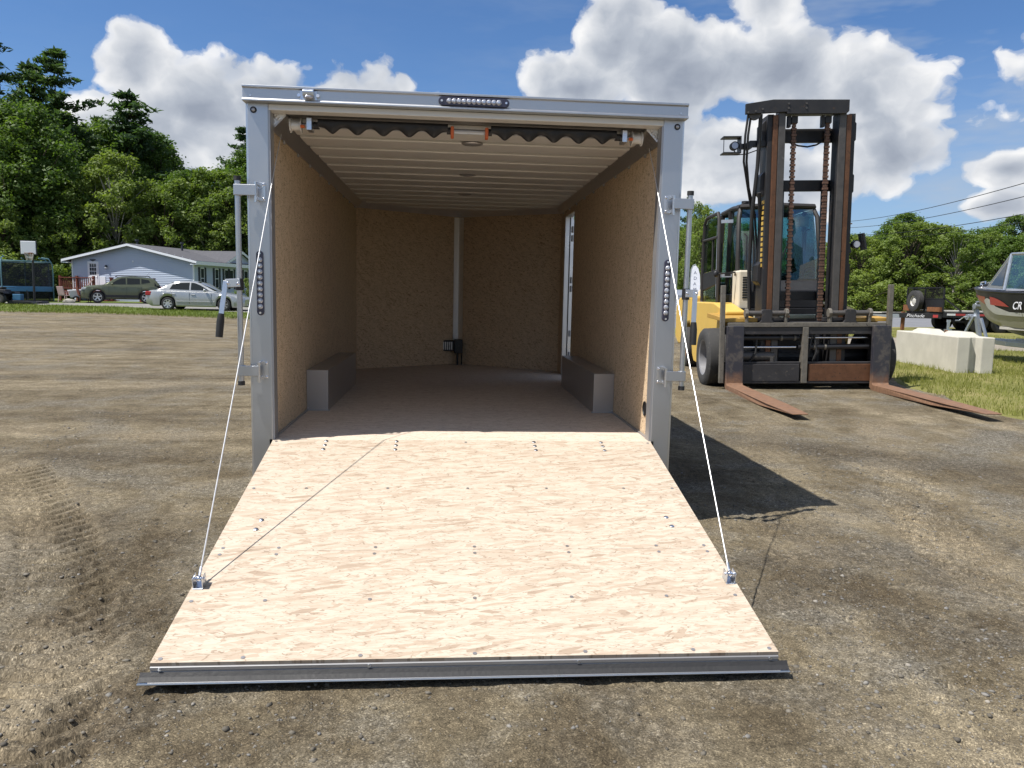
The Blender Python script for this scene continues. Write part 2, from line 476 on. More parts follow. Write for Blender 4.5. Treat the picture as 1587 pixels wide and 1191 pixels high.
def osb(name, light, mid, dark, rot=0.0, plane='xy', contrast=1.0, flakescale=1.0, fleck=.4, flt=.66):
    """oriented strand board: layers of long flakes lying at different angles"""
    m, t, out = newmat(name)
    o = t.obj()
    s = t.add('ShaderNodeSeparateXYZ', {0: o}).outputs
    a, b = {'xy': (s[0], s[1]), 'xz': (s[0], s[2]), 'yz': (s[1], s[2])}[plane]
    uv = t.add('ShaderNodeCombineXYZ', {0: a, 1: b, 2: 0.0}).outputs[0]
    k = flakescale
    wn = t.add('ShaderNodeVectorMath', {0: t.noise(uv, 9*k, 3, .6, 0, 1, dim2=True), 'Scale': .016/k}, operation='SCALE').outputs[0]
    uvw = t.add('ShaderNodeVectorMath', {0: uv, 1: wn}, operation='ADD').outputs[0]
    col = None; hgt = None
    m2 = tuple((p*.65+q*.35) for p, q in zip(light, mid)); m3 = tuple((p*.6+q*.4) for p, q in zip(mid, dark))
    layers = [(0.0, 8, 60, 0.0, 0), (.75, 10, 44, 5.3, .72), (-.8, 10, 46, 8.1, .76), (.22, 7, 52, 1.7, .52), (-.20, 9, 58, 3.9, .50)]
    for i, (r, sa, sb, off, thr) in enumerate(layers):
        mv = t.mapv(uvw, (1, 1, 1), (0, 0, r+rot), (off, off*.7, 0))
        mv = t.mapv(mv, (sa*k, sb*k, 1))
        vc = t.voro(mv, 1.0, 'F1', 'Color', dim2=True)
        sp = t.add('ShaderNodeSeparateXYZ', {0: vc}).outputs
        tone = t.ramp(sp[0], [(0, mid), (.30, m2), (.55, light), (.80, light), (.93, mid), (1, m3)])
        sel = t.math('GREATER_THAN', sp[1], thr if i else -1)
        col = tone if col is None else t.mix(sel, col, tone)
        h = t.math('ADD', t.math('MULTIPLY', sp[2], .5), i*.3)
        hgt = h if hgt is None else t.math('ADD', t.math('MULTIPLY', hgt, t.math('SUBTRACT', 1.0, sel)), t.math('MULTIPLY', h, sel))
    grain = t.noise(t.mapv(uvw, (30*k, 200*k, 1), (0, 0, rot)), 1.0, 3, .65, dim2=True)
    col = t.mix(t.math('MULTIPLY', t.math('SUBTRACT', grain, .35, clamp=True), .45*contrast, clamp=True), col, mid)
    sk = t.noise(t.mapv(uvw, (9*k, 95*k, 1), (0, 0, rot)), 1.0, 4, .6, dim2=True)
    col = t.mix(t.math('MULTIPLY', t.ramp(sk, [(.52, 0), (.68, 1)]), .55*contrast), col, mid)
    col = t.mix(t.math('MULTIPLY', t.ramp(sk, [(.30, 1), (.36, 0)]), .5*contrast), col, m3)
    ed = t.voro(t.mapv(uvw, (11*k, 66*k, 1), (0, 0, rot+.12)), 1.0, 'DISTANCE_TO_EDGE', 'Distance', dim2=True)
    em = t.math('MULTIPLY', t.math('LESS_THAN', ed, .045), t.ramp(t.noise(uv, 14*k, 3, .6, dim2=True), [(.48, 0), (.60, 1)]))
    col = t.mix(t.math('MULTIPLY', em, .6*contrast), col, dark)
    fl = t.noise(t.mapv(uv, (22*k, 70*k, 1), (0, 0, rot+.1)), 1.0, 3, .5, 1.4, dim2=True)
    col = t.mix(t.math('MULTIPLY', t.ramp(fl, [(flt, 0), (flt+.035, 1)]), fleck), col, dark)
    big = t.noise(uv, 1.5, 4, .6, dim2=True)
    col = t.mix(t.math('MULTIPLY', big, .35), col, mid)
    p = principled(t, out, Base_Color=col, Roughness=.78, Normal=t.bump(t.math('ADD', hgt, t.math('MULTIPLY', grain, .2)), .16, .004))
    p.inputs['Specular IOR Level'].default_value = .25
osb('osb_ramp', (.57, .50, .405), (.43, .34, .255), (.19, .125, .08), 0.0, 'xy', 1.0, 1.0, .6, .645)
osb('osb_floor', (.70, .60, .50), (.58, .48, .385), (.28, .20, .14), 0.0, 'xy', 1.2, 1.2, .7, .63)
osb('osb_side', (.70, .545, .375), (.60, .455, .30), (.17, .105, .06), PI/2, 'yz', 1.0, 1.5, .9, .615)
osb('osb_nose', (.70, .53, .36), (.58, .43, .28), (.17, .105, .06), .9, 'xz', 1.0, 1.7, .9, .60)

m, t, out = newmat('tread_plate')      # diamond plate
v = t.obj()
s = t.add('ShaderNodeSeparateXYZ', {0: v}).outputs
q = t.math('ADD', s[0], t.math('MULTIPLY', s[1], .35))
uv = t.add('ShaderNodeCombineXYZ', {0: t.math('ADD', s[0], s[1]), 1: s[2], 2: 0.0}).outputs[0]
def lozenge(rz, off):
    mv = t.mapv(uv, (1, 1, 1), (0, 0, rz), off)
    mv = t.mapv(mv, (22, 62, 1))
    return t.math('SUBTRACT', .42, t.voro(mv, 1.0, 'F1', 'Distance', 0.0), clamp=True)
hh = t.math('MAXIMUM', lozenge(PI/4, (0, 0, 0)), lozenge(-PI/4, (.022, .008, 0)))
principled(t, out, Base_Color=(.80, .79, .77), Metallic=1.0, Roughness=.34, Normal=t.bump(hh, .55, .012))

# leaves: colour varies by tree and by clump
def leafmat(name, c1, c2, trans=.35, rough=.55):
    m, t, out = newmat(name)
    oi = t.add('ShaderNodeObjectInfo').outputs['Random']
    n = t.noise(t.pos(), .9, 3, .6)
    isl = t.add('ShaderNodeNewGeometry').outputs['Random Per Island']
    f = t.math('ADD', t.math('MULTIPLY', oi, .5), t.math('ADD', t.math('MULTIPLY', n, .35), t.math('MULTIPLY', isl, .25)))
    c = t.ramp(f, [(.15, c1), (.9, c2)])
    df = t.add('ShaderNodeBsdfPrincipled', {'Base Color': c, 'Roughness': rough})
    df.inputs['Specular IOR Level'].default_value = .35
    tc = t.mix(1.0, c, (1.25, 1.35, .55), 'MULTIPLY')
    tl = t.add('ShaderNodeBsdfTranslucent', {0: tc})
    t.l.new(t.add('ShaderNodeMixShader', {0: trans, 1: df.outputs[0], 2: tl.outputs[0]}).outputs[0], out.inputs[0])
leafmat('leaf_wood', (.060, .118, .026), (.155, .225, .048), .45)
leafmat('leaf_light', (.115, .175, .034), (.215, .270, .070), .45)
leafmat('leaf_pine', (.042, .085, .034), (.085, .140, .052), .35)
leafmat('grass_blade', (.13, .17, .030), (.27, .27, .07), .35, .7)
leafmat('lawn_blade', (.085, .13, .022), (.19, .22, .05), .35, .7)
# ---------------------------------------------------------------- ground
m, t, out = newmat('dirt')
_n3 = t.noise; t.noise = lambda *a, **k: _n3(*a, **{**k, 'dim2': True})
_v3 = t.voro; t.voro = lambda *a, **k: _v3(*a, **{**k, 'dim2': True})
P_ = t.pos()
big = t.noise(P_, .55, 5, .6, .6)
med = t.noise(P_, 2.6, 6, .62, .4)
fin = t.noise(P_, 22, 7, .68)
vfin = t.noise(P_, 120, 5, .65)
streak = t.noise(t.mapv(P_, (.16, 1.05, 1), (0, 0, .10)), 1.5, 6, .6, .5)
streak2 = t.noise(t.mapv(P_, (1.5, .22, 1), (0, 0, .62), (4, 2, 0)), 1.5, 5, .6, .4)
sxy = t.add('ShaderNodeSeparateXYZ', {0: P_}).outputs
leftm = t.math('MULTIPLY_ADD', sxy[0], -.35, .3, clamp=True)
st = t.math('ADD', t.math('MULTIPLY', streak, leftm), t.math('MULTIPLY', streak2, t.math('SUBTRACT', 1.0, leftm)))
mixv = t.math('ADD', t.math('MULTIPLY', st, .50), t.math('MULTIPLY', med, .50))
c = t.ramp(mixv, [(.30, (.092, .077, .052)), (.42, (.140, .119, .084)), (.52, (.186, .162, .117)), (.64, (.265, .232, .172))])
# grey crushed-stone areas
gm = t.ramp(t.math('ADD', t.math('MULTIPLY', big, .6), t.math('MULTIPLY', med, .4)), [(.47, 0), (.60, 1)])
gm2 = t.math('MULTIPLY', gm, t.math('MULTIPLY_ADD', t.ramp(sxy[0], [(0, .45), (1, 1)]), .35, .45))
peb = t.voro(P_, 85, 'F1', 'Color')
pebv = t.add('ShaderNodeSeparateXYZ', {0: peb}).outputs[0]
gc = t.ramp(pebv, [(0, (.085, .082, .074)), (.6, (.155, .150, .136)), (1, (.28, .27, .245))])
c = t.mix(gm2, c, gc)
# damp, churned patches
dm = t.ramp(t.noise(t.mapv(P_, (1, 1.5, 1), (0, 0, .3), (7, 3, 0)), .95, 6, .64, .9), [(.53, 0), (.64, 1)])
c = t.mix(t.math('MULTIPLY', dm, .40), c, (.085, .069, .048))
pk = t.add('ShaderNodeAttribute', attribute_name='packed').outputs['Fac']
c = t.mix(t.math('MULTIPLY', pk, .7), c, t.mix(fin, (.20, .172, .126), (.31, .270, .205)))
ch = t.add('ShaderNodeAttribute', attribute_name='churn').outputs['Fac']
chm = t.math('MULTIPLY', ch, t.ramp(t.noise(P_, 16, 5, .7), [(.32, .45), (.6, 1.0)]))
c = t.mix(t.math('MULTIPLY', chm, .80), c, (.066, .053, .037))
# loose grit everywhere
pv2 = t.add('ShaderNodeSeparateXYZ', {0: t.voro(P_, 210, 'F1', 'Color')}).outputs
grit = t.ramp(pv2[0], [(.0, .45), (.40, .90), (.80, 1.05), (1.0, 1.9)])
c = t.mix(.85, c, grit, 'MULTIPLY')
c = t.mix(1.0, c, (1.24, 1.18, 1.07), 'MULTIPLY')
vc = t.add('ShaderNodeSeparateXYZ', {0: t.voro(t.add('ShaderNodeVectorMath', {0: P_, 1: t.add('ShaderNodeVectorMath', {0: t.noise(P_, 30, 2, .5, 0, 1), 'Scale': .03}, operation='SCALE').outputs[0]}, operation='ADD').outputs[0], 42, 'F1', 'Color')}).outputs
clodm = t.ramp(t.noise(P_, 3.1, 4, .6), [(.42, .25), (.62, 1)])
c = t.mix(t.math('MULTIPLY', clodm, .6), c, t.ramp(vc[0], [(0, .62), (.5, 1.0), (1, 1.32)]), 'MULTIPLY')
c = t.mix(.55, c, t.ramp(fin, [(.28, .48), (.5, 1.0), (.72, 1.45)]), 'MULTIPLY')
hb = t.math('ADD', t.math('MULTIPLY', fin, .5), t.math('ADD', t.math('MULTIPLY', vfin, .30), t.math('MULTIPLY', pv2[1], .20)))
hb = t.math('ADD', hb, t.math('MULTIPLY', t.math('MULTIPLY', pebv, gm2), .30))
hb = t.math('ADD', hb, t.math('MULTIPLY', t.math('MULTIPLY', vc[0], clodm), .38))
p = principled(t, out, Base_Color=c, Roughness=.93, Normal=t.bump(hb, 1.0, .026))
p.inputs['Specular IOR Level'].default_value = .15

def axis(lo, hi, step, glo, ghi, r):
    a = list(np.arange(lo, hi+1e-6, step))
    s = step; x = a[0]; L = []
    while x > glo: s = min(s*r, 25); x -= s; L.append(x)
    s = step; x = a[-1]; R_ = []
    while x < ghi: s = min(s*r, 25); x += s; R_.append(x)
    return np.array(L[::-1]+a+R_)
gx = axis(-3.4, 3.6, .0165, -420, 420, 1.04)
gy = axis(-2.9, 1.4, .0165, -60, 700, 1.04)
X, Y = np.meshgrid(gx, gy)
cell = np.maximum(np.gradient(gx)[None, :], np.gradient(gy)[:, None])
fade = np.clip(1.2-cell/.35, 0, 1)
fadef = np.clip(1.2-cell/.06, 0, 1)
Z = H(X, Y)
Z = Z + fade*(.028*fbm2(X*.9, Y*.9, 3, 3)) + fade*.012*fbm2(X*.6+Y*.25, Y*3.2, 3, 9)
rough_mask = SS((fbm2(X*.8, Y*.8, 3, 21)+.12)*4)
churn = np.zeros(X.shape)
for cx_, cy_, rx_, ry_, rot_, st_ in ((-1.78, -.72, .34, .75, .35, 1), (-2.35, -.15, .25, .45, .5, .7), (-2.95, 2.1, .9, .35, .1, .7), (-1.25, -2.15, .16, .55, -.5, .9), (-.80, -2.35, .14, .5, -.6, .7), (-4.3, 4.2, 1.5, .4, 0, .6),
                                  (1.95, -1.25, .34, .75, .55, .8), (2.35, -.55, .28, .5, .4, .6), (4.4, 1.5, .5, 1.5, .75, .7), (.35, -2.45, .22, .5, -.4, .7), (1.0, -2.35, .3, .25, 0, .5), (-5.5, 8.2, 3.0, .5, 0, .6), (3.3, 2.6, .5, 1.2, .7, .5)):
    c_, s_ = math.cos(rot_), math.sin(rot_)
    u_ = ((X-cx_)*c_+(Y-cy_)*s_)/rx_; v_ = (-(X-cx_)*s_+(Y-cy_)*c_)/ry_
    churn = np.maximum(churn, st_*SS(1.55-np.sqrt(u_*u_+v_*v_)+2.6*fbm2(X*2.2, Y*2.2, 4, 61, .6)))
churn = np.clip(churn+.5*SS((fbm2(X*.55+7, Y*.8, 4, 71)-.10)*5), 0, 1)
clod = np.abs(fbm2(X*13, Y*13, 3, 83, .6))
Z = Z + fadef*(.012+.018*rough_mask)*fbm2(X*7, Y*7, 4, 5, .62) + fadef*churn*(.075*clod-.008)
# tyre tread prints pressed into the dirt
def track(Z, pts, width, period, amp, depth, seed, chev=.0):
    pts = np.array(pts, float); best = np.full(X.shape, 1e9); along = np.zeros(X.shape); side = np.zeros(X.shape); acc = 0
    for a, b in zip(pts[:-1], pts[1:]):
        d = b-a; L = np.hypot(*d); d = d/L
        u = np.clip((X-a[0])*d[0]+(Y-a[1])*d[1], 0, L)
        qx = X-a[0]-u*d[0]; qy = Y-a[1]-u*d[1]; r = np.hypot(qx, qy)
        s = qx*d[1]-qy*d[0]; k = r < best
        best[k] = r[k]; along[k] = (acc+u)[k]; side[k] = s[k]; acc += L
    m = SS((width/2-best)/.05)*fadef*np.clip(.35+2.2*(fbm2(X*1.6, Y*1.6, 3, seed)+.18), 0, 1)
    ph = along/period + chev*np.abs(side)/period + .25*fbm2(X*3, Y*3, 2, seed+4)
    lug = SS((np.sin(2*PI*ph)+.25)*1.2)
    return Z - m*(depth+amp*lug)
Z = Z + fadef*.020*np.abs(fbm2(X*4.5, Y*4.5, 3, 15, .6))
Z = track(Z, [(-3.6, 1.6), (-2.55, .05), (-1.95, -1.05), (-1.5, -2.2), (-1.3, -3)], .46, .13, .040, .010, 40, .6)
Z = track(Z, [(-5.2, 1.2), (-3.3, .1), (-2.6, -.6), (-2.2, -1.6), (-2.0, -2.6)], .40, .12, .034, .008, 44, .4)
Z = track(Z, [(-.9, -2.2), (-.62, -2.6), (-.4, -3)], .3, .10, .014, .003, 45, .3)
Z = track(Z, [(4.9, 3.0), (3.4, .6), (2.9, -.6), (2.7, -2.4)], .50, .12, .022, .006, 48, .5)
Z = track(Z, [(3.2, 3.4), (2.5, 1.2), (2.1, .1), (1.9, -1.6), (1.75, -2.8)], .40, .11, .011, .003, 52, .4)
ny, nx = X.shape
idx = np.arange(nx*ny).reshape(ny, nx)
F = np.stack([idx[:-1, :-1], idx[:-1, 1:], idx[1:, 1:], idx[1:, :-1]], -1).reshape(-1, 4)
gobj = structure(npmesh('ground', np.stack([X, Y, Z], -1).reshape(-1, 3), F, 'dirt', smooth=True))
packed = np.zeros(X.shape)
def pale(pts, width, st, seed):
    global packed
    pts = np.array(pts, float); best = np.full(X.shape, 1e9)
    for a, b in zip(pts[:-1], pts[1:]):
        d = b-a; L = np.hypot(*d); d = d/L
        u = np.clip((X-a[0])*d[0]+(Y-a[1])*d[1], 0, L)
        best = np.minimum(best, np.hypot(X-a[0]-u*d[0], Y-a[1]-u*d[1]))
    packed = np.maximum(packed, st*SS((width/2-best)/(width*.35)+.5)*np.clip(.55+2.4*fbm2(X*1.3, Y*1.3, 4, seed), 0, 1))
pale([(-16, 9.6), (-9, 8.5), (-5, 8.6), (-2, 9.4)], .55, 1, 91); pale([(-16, 7.4), (-8, 6.6), (-4.5, 6.9), (-2, 7.8)], .5, .9, 92)
pale([(-20, 13.5), (-10, 14.2), (-3, 17)], .7, .8, 93); pale([(-22, 19), (-12, 20), (-4, 24)], .9, .7, 94); pale([(-9, 4.6), (-5, 3.4), (-3, 2.9), (-1.5, 3.2)], .45, .7, 95)
pale([(-3.6, 1.6), (-2.55, .05), (-1.95, -1.05), (-1.5, -2.2), (-1.3, -3)], .5, .9, 96); pale([(-5.2, 1.2), (-3.3, .1), (-2.6, -.6), (-2.2, -1.6)], .42, .8, 97)
pale([(5.2, 4.2), (4.2, 2.2), (3.2, .3), (2.8, -1), (2.6, -2.8)], .5, .8, 98); pale([(4.0, 4.6), (3.0, 2.4), (2.35, .8), (2.0, -.6)], .45, .7, 99); pale([(7, 1.5), (4.5, 0), (3.4, -1.2), (3.0, -2.8)], .5, .6, 100)
att = gobj.data.attributes.new('packed', 'FLOAT', 'POINT'); att.data.foreach_set('value', packed.astype(np.float32).ravel())
att = gobj.data.attributes.new('churn', 'FLOAT', 'POINT'); att.data.foreach_set('value', churn.astype(np.float32).ravel())
def Zat(x, y):
    i = np.clip(np.searchsorted(gx, x)-1, 0, nx-2); j = np.clip(np.searchsorted(gy, y)-1, 0, ny-2)
    u = np.clip((x-gx[i])/(gx[i+1]-gx[i]), 0, 1); v = np.clip((y-gy[j])/(gy[j+1]-gy[j]), 0, 1)
    return (Z[j, i]*(1-u)+Z[j, i+1]*u)*(1-v)+(Z[j+1, i]*(1-u)+Z[j+1, i+1]*u)*v

# pebbles
m, t, out = newmat('pebble')
isl = t.add('ShaderNodeNewGeometry').outputs['Random Per Island']
c = t.ramp(isl, [(0, (.075, .066, .052)), (.35, (.130, .116, .092)), (.7, (.175, .158, .128)), (.93, (.18, .175, .165)), (1, (.32, .29, .245))])
c = t.mix(.5, c, t.ramp(t.noise(t.pos(), 90, 3), [(.3, .65), (.7, 1.25)]), 'MULTIPLY')
principled(t, out, Base_Color=c, Roughness=.9)
rng = np.random.default_rng(7)
bm = bmesh.new(); bmesh.ops.create_icosphere(bm, subdivisions=1, radius=1)
ico = np.array([v.co[:] for v in bm.verts]); icof = np.array([[v.index for v in f.verts] for f in bm.faces]); bm.free()
N = 24000
px_ = rng.uniform(-4.2, 5.0, N*5); py_ = -2.95+rng.power(.60, N*5)*7.5
dens = .16 + 1.1*np.clip(fbm2(px_*.9, py_*.9, 4, 77)+.12, 0, 1)*2 + .45*(px_ > 1.2)*(py_ < .6)
keep = (rng.uniform(0, 1, N*5) < dens*.5) & ~((np.abs(px_) < 1.22) & (py_ > -2.0))
px_, py_ = px_[keep][:N], py_[keep][:N]; N = len(px_)
sz = .0030/np.power(rng.uniform(.004, 1, N), .40)
sz = np.clip(sz, .003, .0125)*(1+.10*np.hypot(px_, py_+4.8)*.3)
sz = np.clip(sz, .003, .0145)
pz_ = Zat(px_, py_)
sc = sz[:, None]*rng.uniform(.65, 1.25, (N, 3))*np.array([1, .85, .55])
jit = 1+rng.uniform(-.34, .34, (N, len(ico), 1))
V = ico[None]*jit*sc[:, None, :]
th = rng.uniform(0, 2*PI, N); cs, sn = np.cos(th)[:, None], np.sin(th)[:, None]
V = np.stack([V[..., 0]*cs-V[..., 1]*sn, V[..., 0]*sn+V[..., 1]*cs, V[..., 2]], -1)
V += np.stack([px_, py_, pz_+sz*.06], -1)[:, None, :]
FF = (icof[None]+(np.arange(N)*len(ico))[:, None, None]).reshape(-1, 3)
stuff(npmesh('gravel', V.reshape(-1, 3), FF, 'pebble'), 'loose grey and tan pebbles scattered over the dirt lot', 'gravel')

# ---------------------------------------------------------------- grass, driveway, road
def groundmat(name, c1, c2, c3, sc, bump=.6, rough=.95):
    m, t, out = newmat(name)
    v = t.pos()
    f = t.math('ADD', t.math('MULTIPLY', t.noise(v, sc, 6, .65, .4), .6), t.math('MULTIPLY', t.noise(v, sc*9, 5, .7), .4))
    c = t.ramp(f, [(.33, c1), (.5, c2), (.66, c3)])
    p = principled(t, out, Base_Color=c, Roughness=rough, Normal=t.bump(t.noise(v, sc*30, 4, .7), bump, .03))
    p.inputs['Specular IOR Level'].default_value = .15
groundmat('grass', (.075, .105, .022), (.125, .150, .036), (.19, .19, .060), .7)
groundmat('verge', (.105, .115, .030), (.185, .180, .060), (.25, .215, .095), .6)
groundmat('lawn', (.060, .090, .020), (.100, .135, .030), (.15, .17, .045), .5)
groundmat('driveway', (.17, .165, .155), (.22, .215, .20), (.27, .26, .24), 1.2, .4)
groundmat('asphalt', (.155, .160, .172), (.180, .185, .198), (.205, .210, .222), .8, .3)
groundmat('shoulder', (.30, .28, .24), (.38, .36, .32), (.46, .44, .39), .8, .4)
groundmat('gravel_lane', (.20, .175, .14), (.26, .23, .185), (.31, .28, .23), .9, .4)
def sheet(name, near, far, mat, off, nu=60, nv=12, wob=.25, seed=1):
    """strip of ground cover between two polylines, following the terrain, with uneven edges"""
    def res(pl):
        pl = np.array(pl, float); s = np.r_[0, np.cumsum(np.hypot(*np.diff(pl, axis=0).T))]
        q = np.linspace(0, s[-1], nu); return np.stack([np.interp(q, s, pl[:, 0]), np.interp(q, s, pl[:, 1])], -1)
    a, b = res(near), res(far)
    d = b-a; d = d/np.hypot(d[:, 0], d[:, 1])[:, None]
    a = a+d*(fbm2(a[:, 0]*.8, a[:, 1]*.8, 4, seed)*wob*2.4)[:, None]
    b = b+d*(fbm2(b[:, 0]*.8, b[:, 1]*.8, 4, seed+9)*wob*2.4)[:, None]
    w_ = np.linspace(0, 1, nv)[:, None, None]
    g_ = a[None]*(1-w_)+b[None]*w_
    z = H(g_[..., 0], g_[..., 1])+off
    z[0] -= off*.9; z[-1] -= off*.9
    idx = np.arange(nu*nv).reshape(nv, nu)
    f_ = np.stack([idx[:-1, :-1], idx[:-1, 1:], idx[1:, 1:], idx[1:, :-1]], -1).reshape(-1, 4)
    return structure(npmesh(name, np.concatenate([g_, z[..., None]], -1).reshape(-1, 3), f_, mat, smooth=True))
sheet('lawn', [(-75, 33.5), (-20.3, 31.5), (-15, 31.6), (-9, 29.4), (6, 27.2)], [(-75, 95), (-30, 95), (-15, 95), (0, 95), (12, 92)], 'lawn', .03, 120, 60, .45, 3)
sheet('driveway', [(-60, 41.5), (-23.5, 37.6), (-18, 37.3), (-12.5, 34.3), (-4, 31.6)], [(-60, 44), (-23.5, 40.4), (-18, 42.5), (-12.5, 40.5), (-2, 37)], 'driveway', .045, 70, 10, .3, 5)
sheet('grass_verge', [(7.6, -6), (6.75, 2.0), (6.95, 3.7), (7.2, 5.2), (7.5, 6.9), (8.0, 8.4), (8.6, 11), (8.2, 16), (8, 24)], [(60, -6), (60, 4), (60, 8), (60, 12), (60, 18), (55, 24), (40, 30), (28, 29.5), (8.5, 26.5)], 'verge', .022, 150, 120, .28, 7)
sheet('gravel_lane', [(10.5, 17.4), (13, 17.0), (14.8, 16.2), (19, 14.5), (45, 8)], [(10.5, 20.5), (14, 20.8), (17.6, 19.9), (24, 17.5), (48, 11)], 'gravel_lane', .06, 60, 12, .25, 11)
sheet('road', [(-4, 22.5), (17.8, 26.9), (22.6, 27.9), (60, 38)], [(-8, 30.5), (25.4, 40.4), (33.5, 43.2), (90, 60)], 'asphalt', .075, 80, 30, .03, 13)
sheet('road_shoulder', [(-8, 30.5), (25.4, 40.4), (33.5, 43.2), (90, 60)], [(-10, 37), (27, 50.5), (38, 54), (90, 71)], 'shoulder', .11, 60, 10, .2, 17)
sheet('far_grass', [(-10, 37), (27, 50.5), (38, 54), (90, 71)], [(-14, 110), (40, 110), (80, 105), (120, 95)], 'lawn', .09, 70, 40, .3, 19)

def blades(name, n, region, mat, h0, h1, w0, label, seed, off):
    rg = np.random.default_rng(seed)
    x, y = region(rg, n)
    k = len(x)
    cl = np.clip(fbm2(x*1.1, y*1.1, 4, seed)+.5, 0, 1)
    keep = rg.uniform(0, 1, k) < .25+.9*cl
    x, y, cl = x[keep], y[keep], cl[keep]; k = len(x)
    z = H(x, y)+off
    hgt = rg.uniform(h0, h1, k)*(.5+cl); wd = w0*rg.uniform(.6, 1.4, k)
    a = rg.uniform(0, 2*PI, k); lean = rg.uniform(.1, .7, k)*hgt
    b = rg.uniform(0, 2*PI, k)
    c0 = np.stack([x-np.cos(a)*wd, y-np.sin(a)*wd, z-.01], -1); c1 = np.stack([x+np.cos(a)*wd, y+np.sin(a)*wd, z-.01], -1)
    tp = np.stack([x+np.cos(b)*lean, y+np.sin(b)*lean, z+hgt], -1)
    V = np.stack([c0, c1, tp], 1).reshape(-1, 3)
    return stuff(npmesh(name, V, np.arange(3*k).reshape(-1, 3), mat), label, 'grass')
def reg_right(rg, n):
    d = 9+rg.power(1.0, n)*25; a = rg.uniform(.42, .80, n)
    x = d*np.sin(a)-.11; y = d*np.cos(a)-4.79
    edge = np.interp(y, [-6, 2, 3.7, 5.2, 6.9, 8.4, 11, 16, 24], [7.6, 6.75, 6.95, 7.2, 7.5, 8, 8.6, 8.2, 8])+.35*fbm2(x*1.3, y*1.3, 3, 4)
    lane = ((y > np.interp(x, [10.5, 13, 14.8, 19, 45], [17.4, 17.0, 16.2, 14.5, 8])) & (y < np.interp(x, [10.5, 14, 17.6, 24, 48], [20.5, 20.8, 19.9, 17.5, 11])))
    road = y > 22.6+(x+4)*.205
    k = (x > edge) & ~lane & ~road
    return x[k], y[k]
blades('verge_grass', 90000, reg_right, 'grass_blade', .03, .11, .006, 'patchy dry green grass beside the concrete blocks and boat trailer', 31, .02)
def reg_left(rg, n):
    x = rg.uniform(-34, 4, n); y0 = np.interp(x, [-75, -20.3, -15, -9, 6], [33.5, 31.5, 31.6, 29.4, 27.2])
    y = y0+rg.uniform(-.2, 1, n)**1*7.5+.5*fbm2(x, y0, 3, 8)
    k = y < np.interp(x, [-60, -23.5, -18, -12.5, -4], [41.5, 37.6, 37.3, 34.3, 31.6])
    return x[k], y[k]
blades('lawn_grass', 45000, reg_left, 'lawn_blade', .04, .12, .015, 'mown green grass strip between the dirt lot and the driveway', 33, .03)
# ---------------------------------------------------------------- cargo trailer
ZF, ZT, ZO, ZC = .549, 2.545, 2.66, 2.445     # floor, opening top, roof edge, cove bottom
LS, NOSE = 4.40, 5.25
DY0, DY1, DZ1 = 3.44, 4.10, 2.38              # side door opening
TR = thing('cargo_trailer', 'large silver enclosed cargo trailer with plywood interior and its rear ramp lowered', 'trailer')

for s in (-1, 1):
    b = MB(); b.box(s*1.200, s*1.323, 0, .09, .20, 2.578)
    po = b.build('rear_post', 'alu', TR, bevel=.006)
    e = MB(); e.box(s*1.3225, s*1.334, .012, .11, .20, 2.575); e.build('corner_trim', 'alu_bright', po, bevel=.002)
    e = MB(); e.box(s*1.190, s*1.202, .004, .095, ZF, 2.55); e.build('inner_flange', 'alu_dull', po)
    e = MB(); e.cyl((s*1.285, -.004, 2.535), (s*1.285, .02, 2.535), .019, n=18); k = e.build('marker_grommet', 'rubber', po)
    e = MB(); e.sph((s*1.285, -.006, 2.535), .011, .006, .011); e.build('marker_lens', 'lens', po, smooth=True)
# header: face with a thin lip at top and bottom
b = MB(); b.prism([(-.045, 2.592), (-.052, 2.592), (-.058, 2.583), (-.058, 2.574), (.10, 2.574), (.10, 2.665), (-.058, 2.665), (-.058, 2.652), (-.045, 2.648)], 'x', -1.337, 1.337)
HD = b.build('header', 'alu', TR, bevel=.002)
b = MB(); b.box(-1.2, 1.2, .002, .10, 2.538, 2.5735); b.build('header_lip', 'ceiling_metal', HD, bevel=.003)
for x in (-1.28, -1.0, -.32, .55, 1.03, 1.29):
    b = MB(); b.cyl((x, -.02, 2.664), (x, -.02, 2.670), .012, n=10); b.build('rivet', 'alu_bright', HD)
for s in (-1, 1):
    b = MB(); b.cyl((s*1.29, -.045, 2.606), (s*1.29, -.050, 2.606), .006, n=8); b.build('rivet', 'alu_bright', HD)
# LED light bars
def ledbar(name, n, length, axis, c, parent, post_y):
    L2 = length/2; r = .026 if axis == 'x' else .021
    pl = [(L2*sg-r*sg+r*math.cos(a)*1, r*math.sin(a)) for sg, a0 in ((1, -PI/2), (-1, PI/2)) for a in np.linspace(a0, a0+PI, 9)]
    pl = [(c[0]+p_, c[2]+q) if axis == 'x' else (c[0]+q, c[2]+p_) for p_, q in pl]
    b = MB(); b.prism(pl, 'y', post_y-.012, post_y+.003); bar = b.build(name, 'lens_dark', parent, bevel=.003)
    for i in range(n):
        o = -L2+2*r+.012+(length-4*r-.024)*i/(n-1)
        q = (c[0]+o, post_y-.012, c[2]) if axis == 'x' else (c[0], post_y-.012, c[2]+o)
        e = MB(); e.sph(q, .0165, .009, .0165, 10, 6); e.build('light_bulb_lens', 'lens', bar, smooth=True)
        e = MB(); e.cyl((q[0], q[1]-.0085, q[2]), (q[0], q[1]-.0100, q[2]), .006, n=8); e.build('bulb_core', 'chrome', bar)
    for sg in (-1, 1):
        o = sg*(L2-r*.75)
        q = (c[0]+o, c[2]) if axis == 'x' else (c[0], c[2]+o)
        e = MB(); e.cyl((q[0], post_y-.012, q[1]), (q[0], post_y-.0155, q[1]), .007, n=8); e.build('screw', 'chrome', bar)
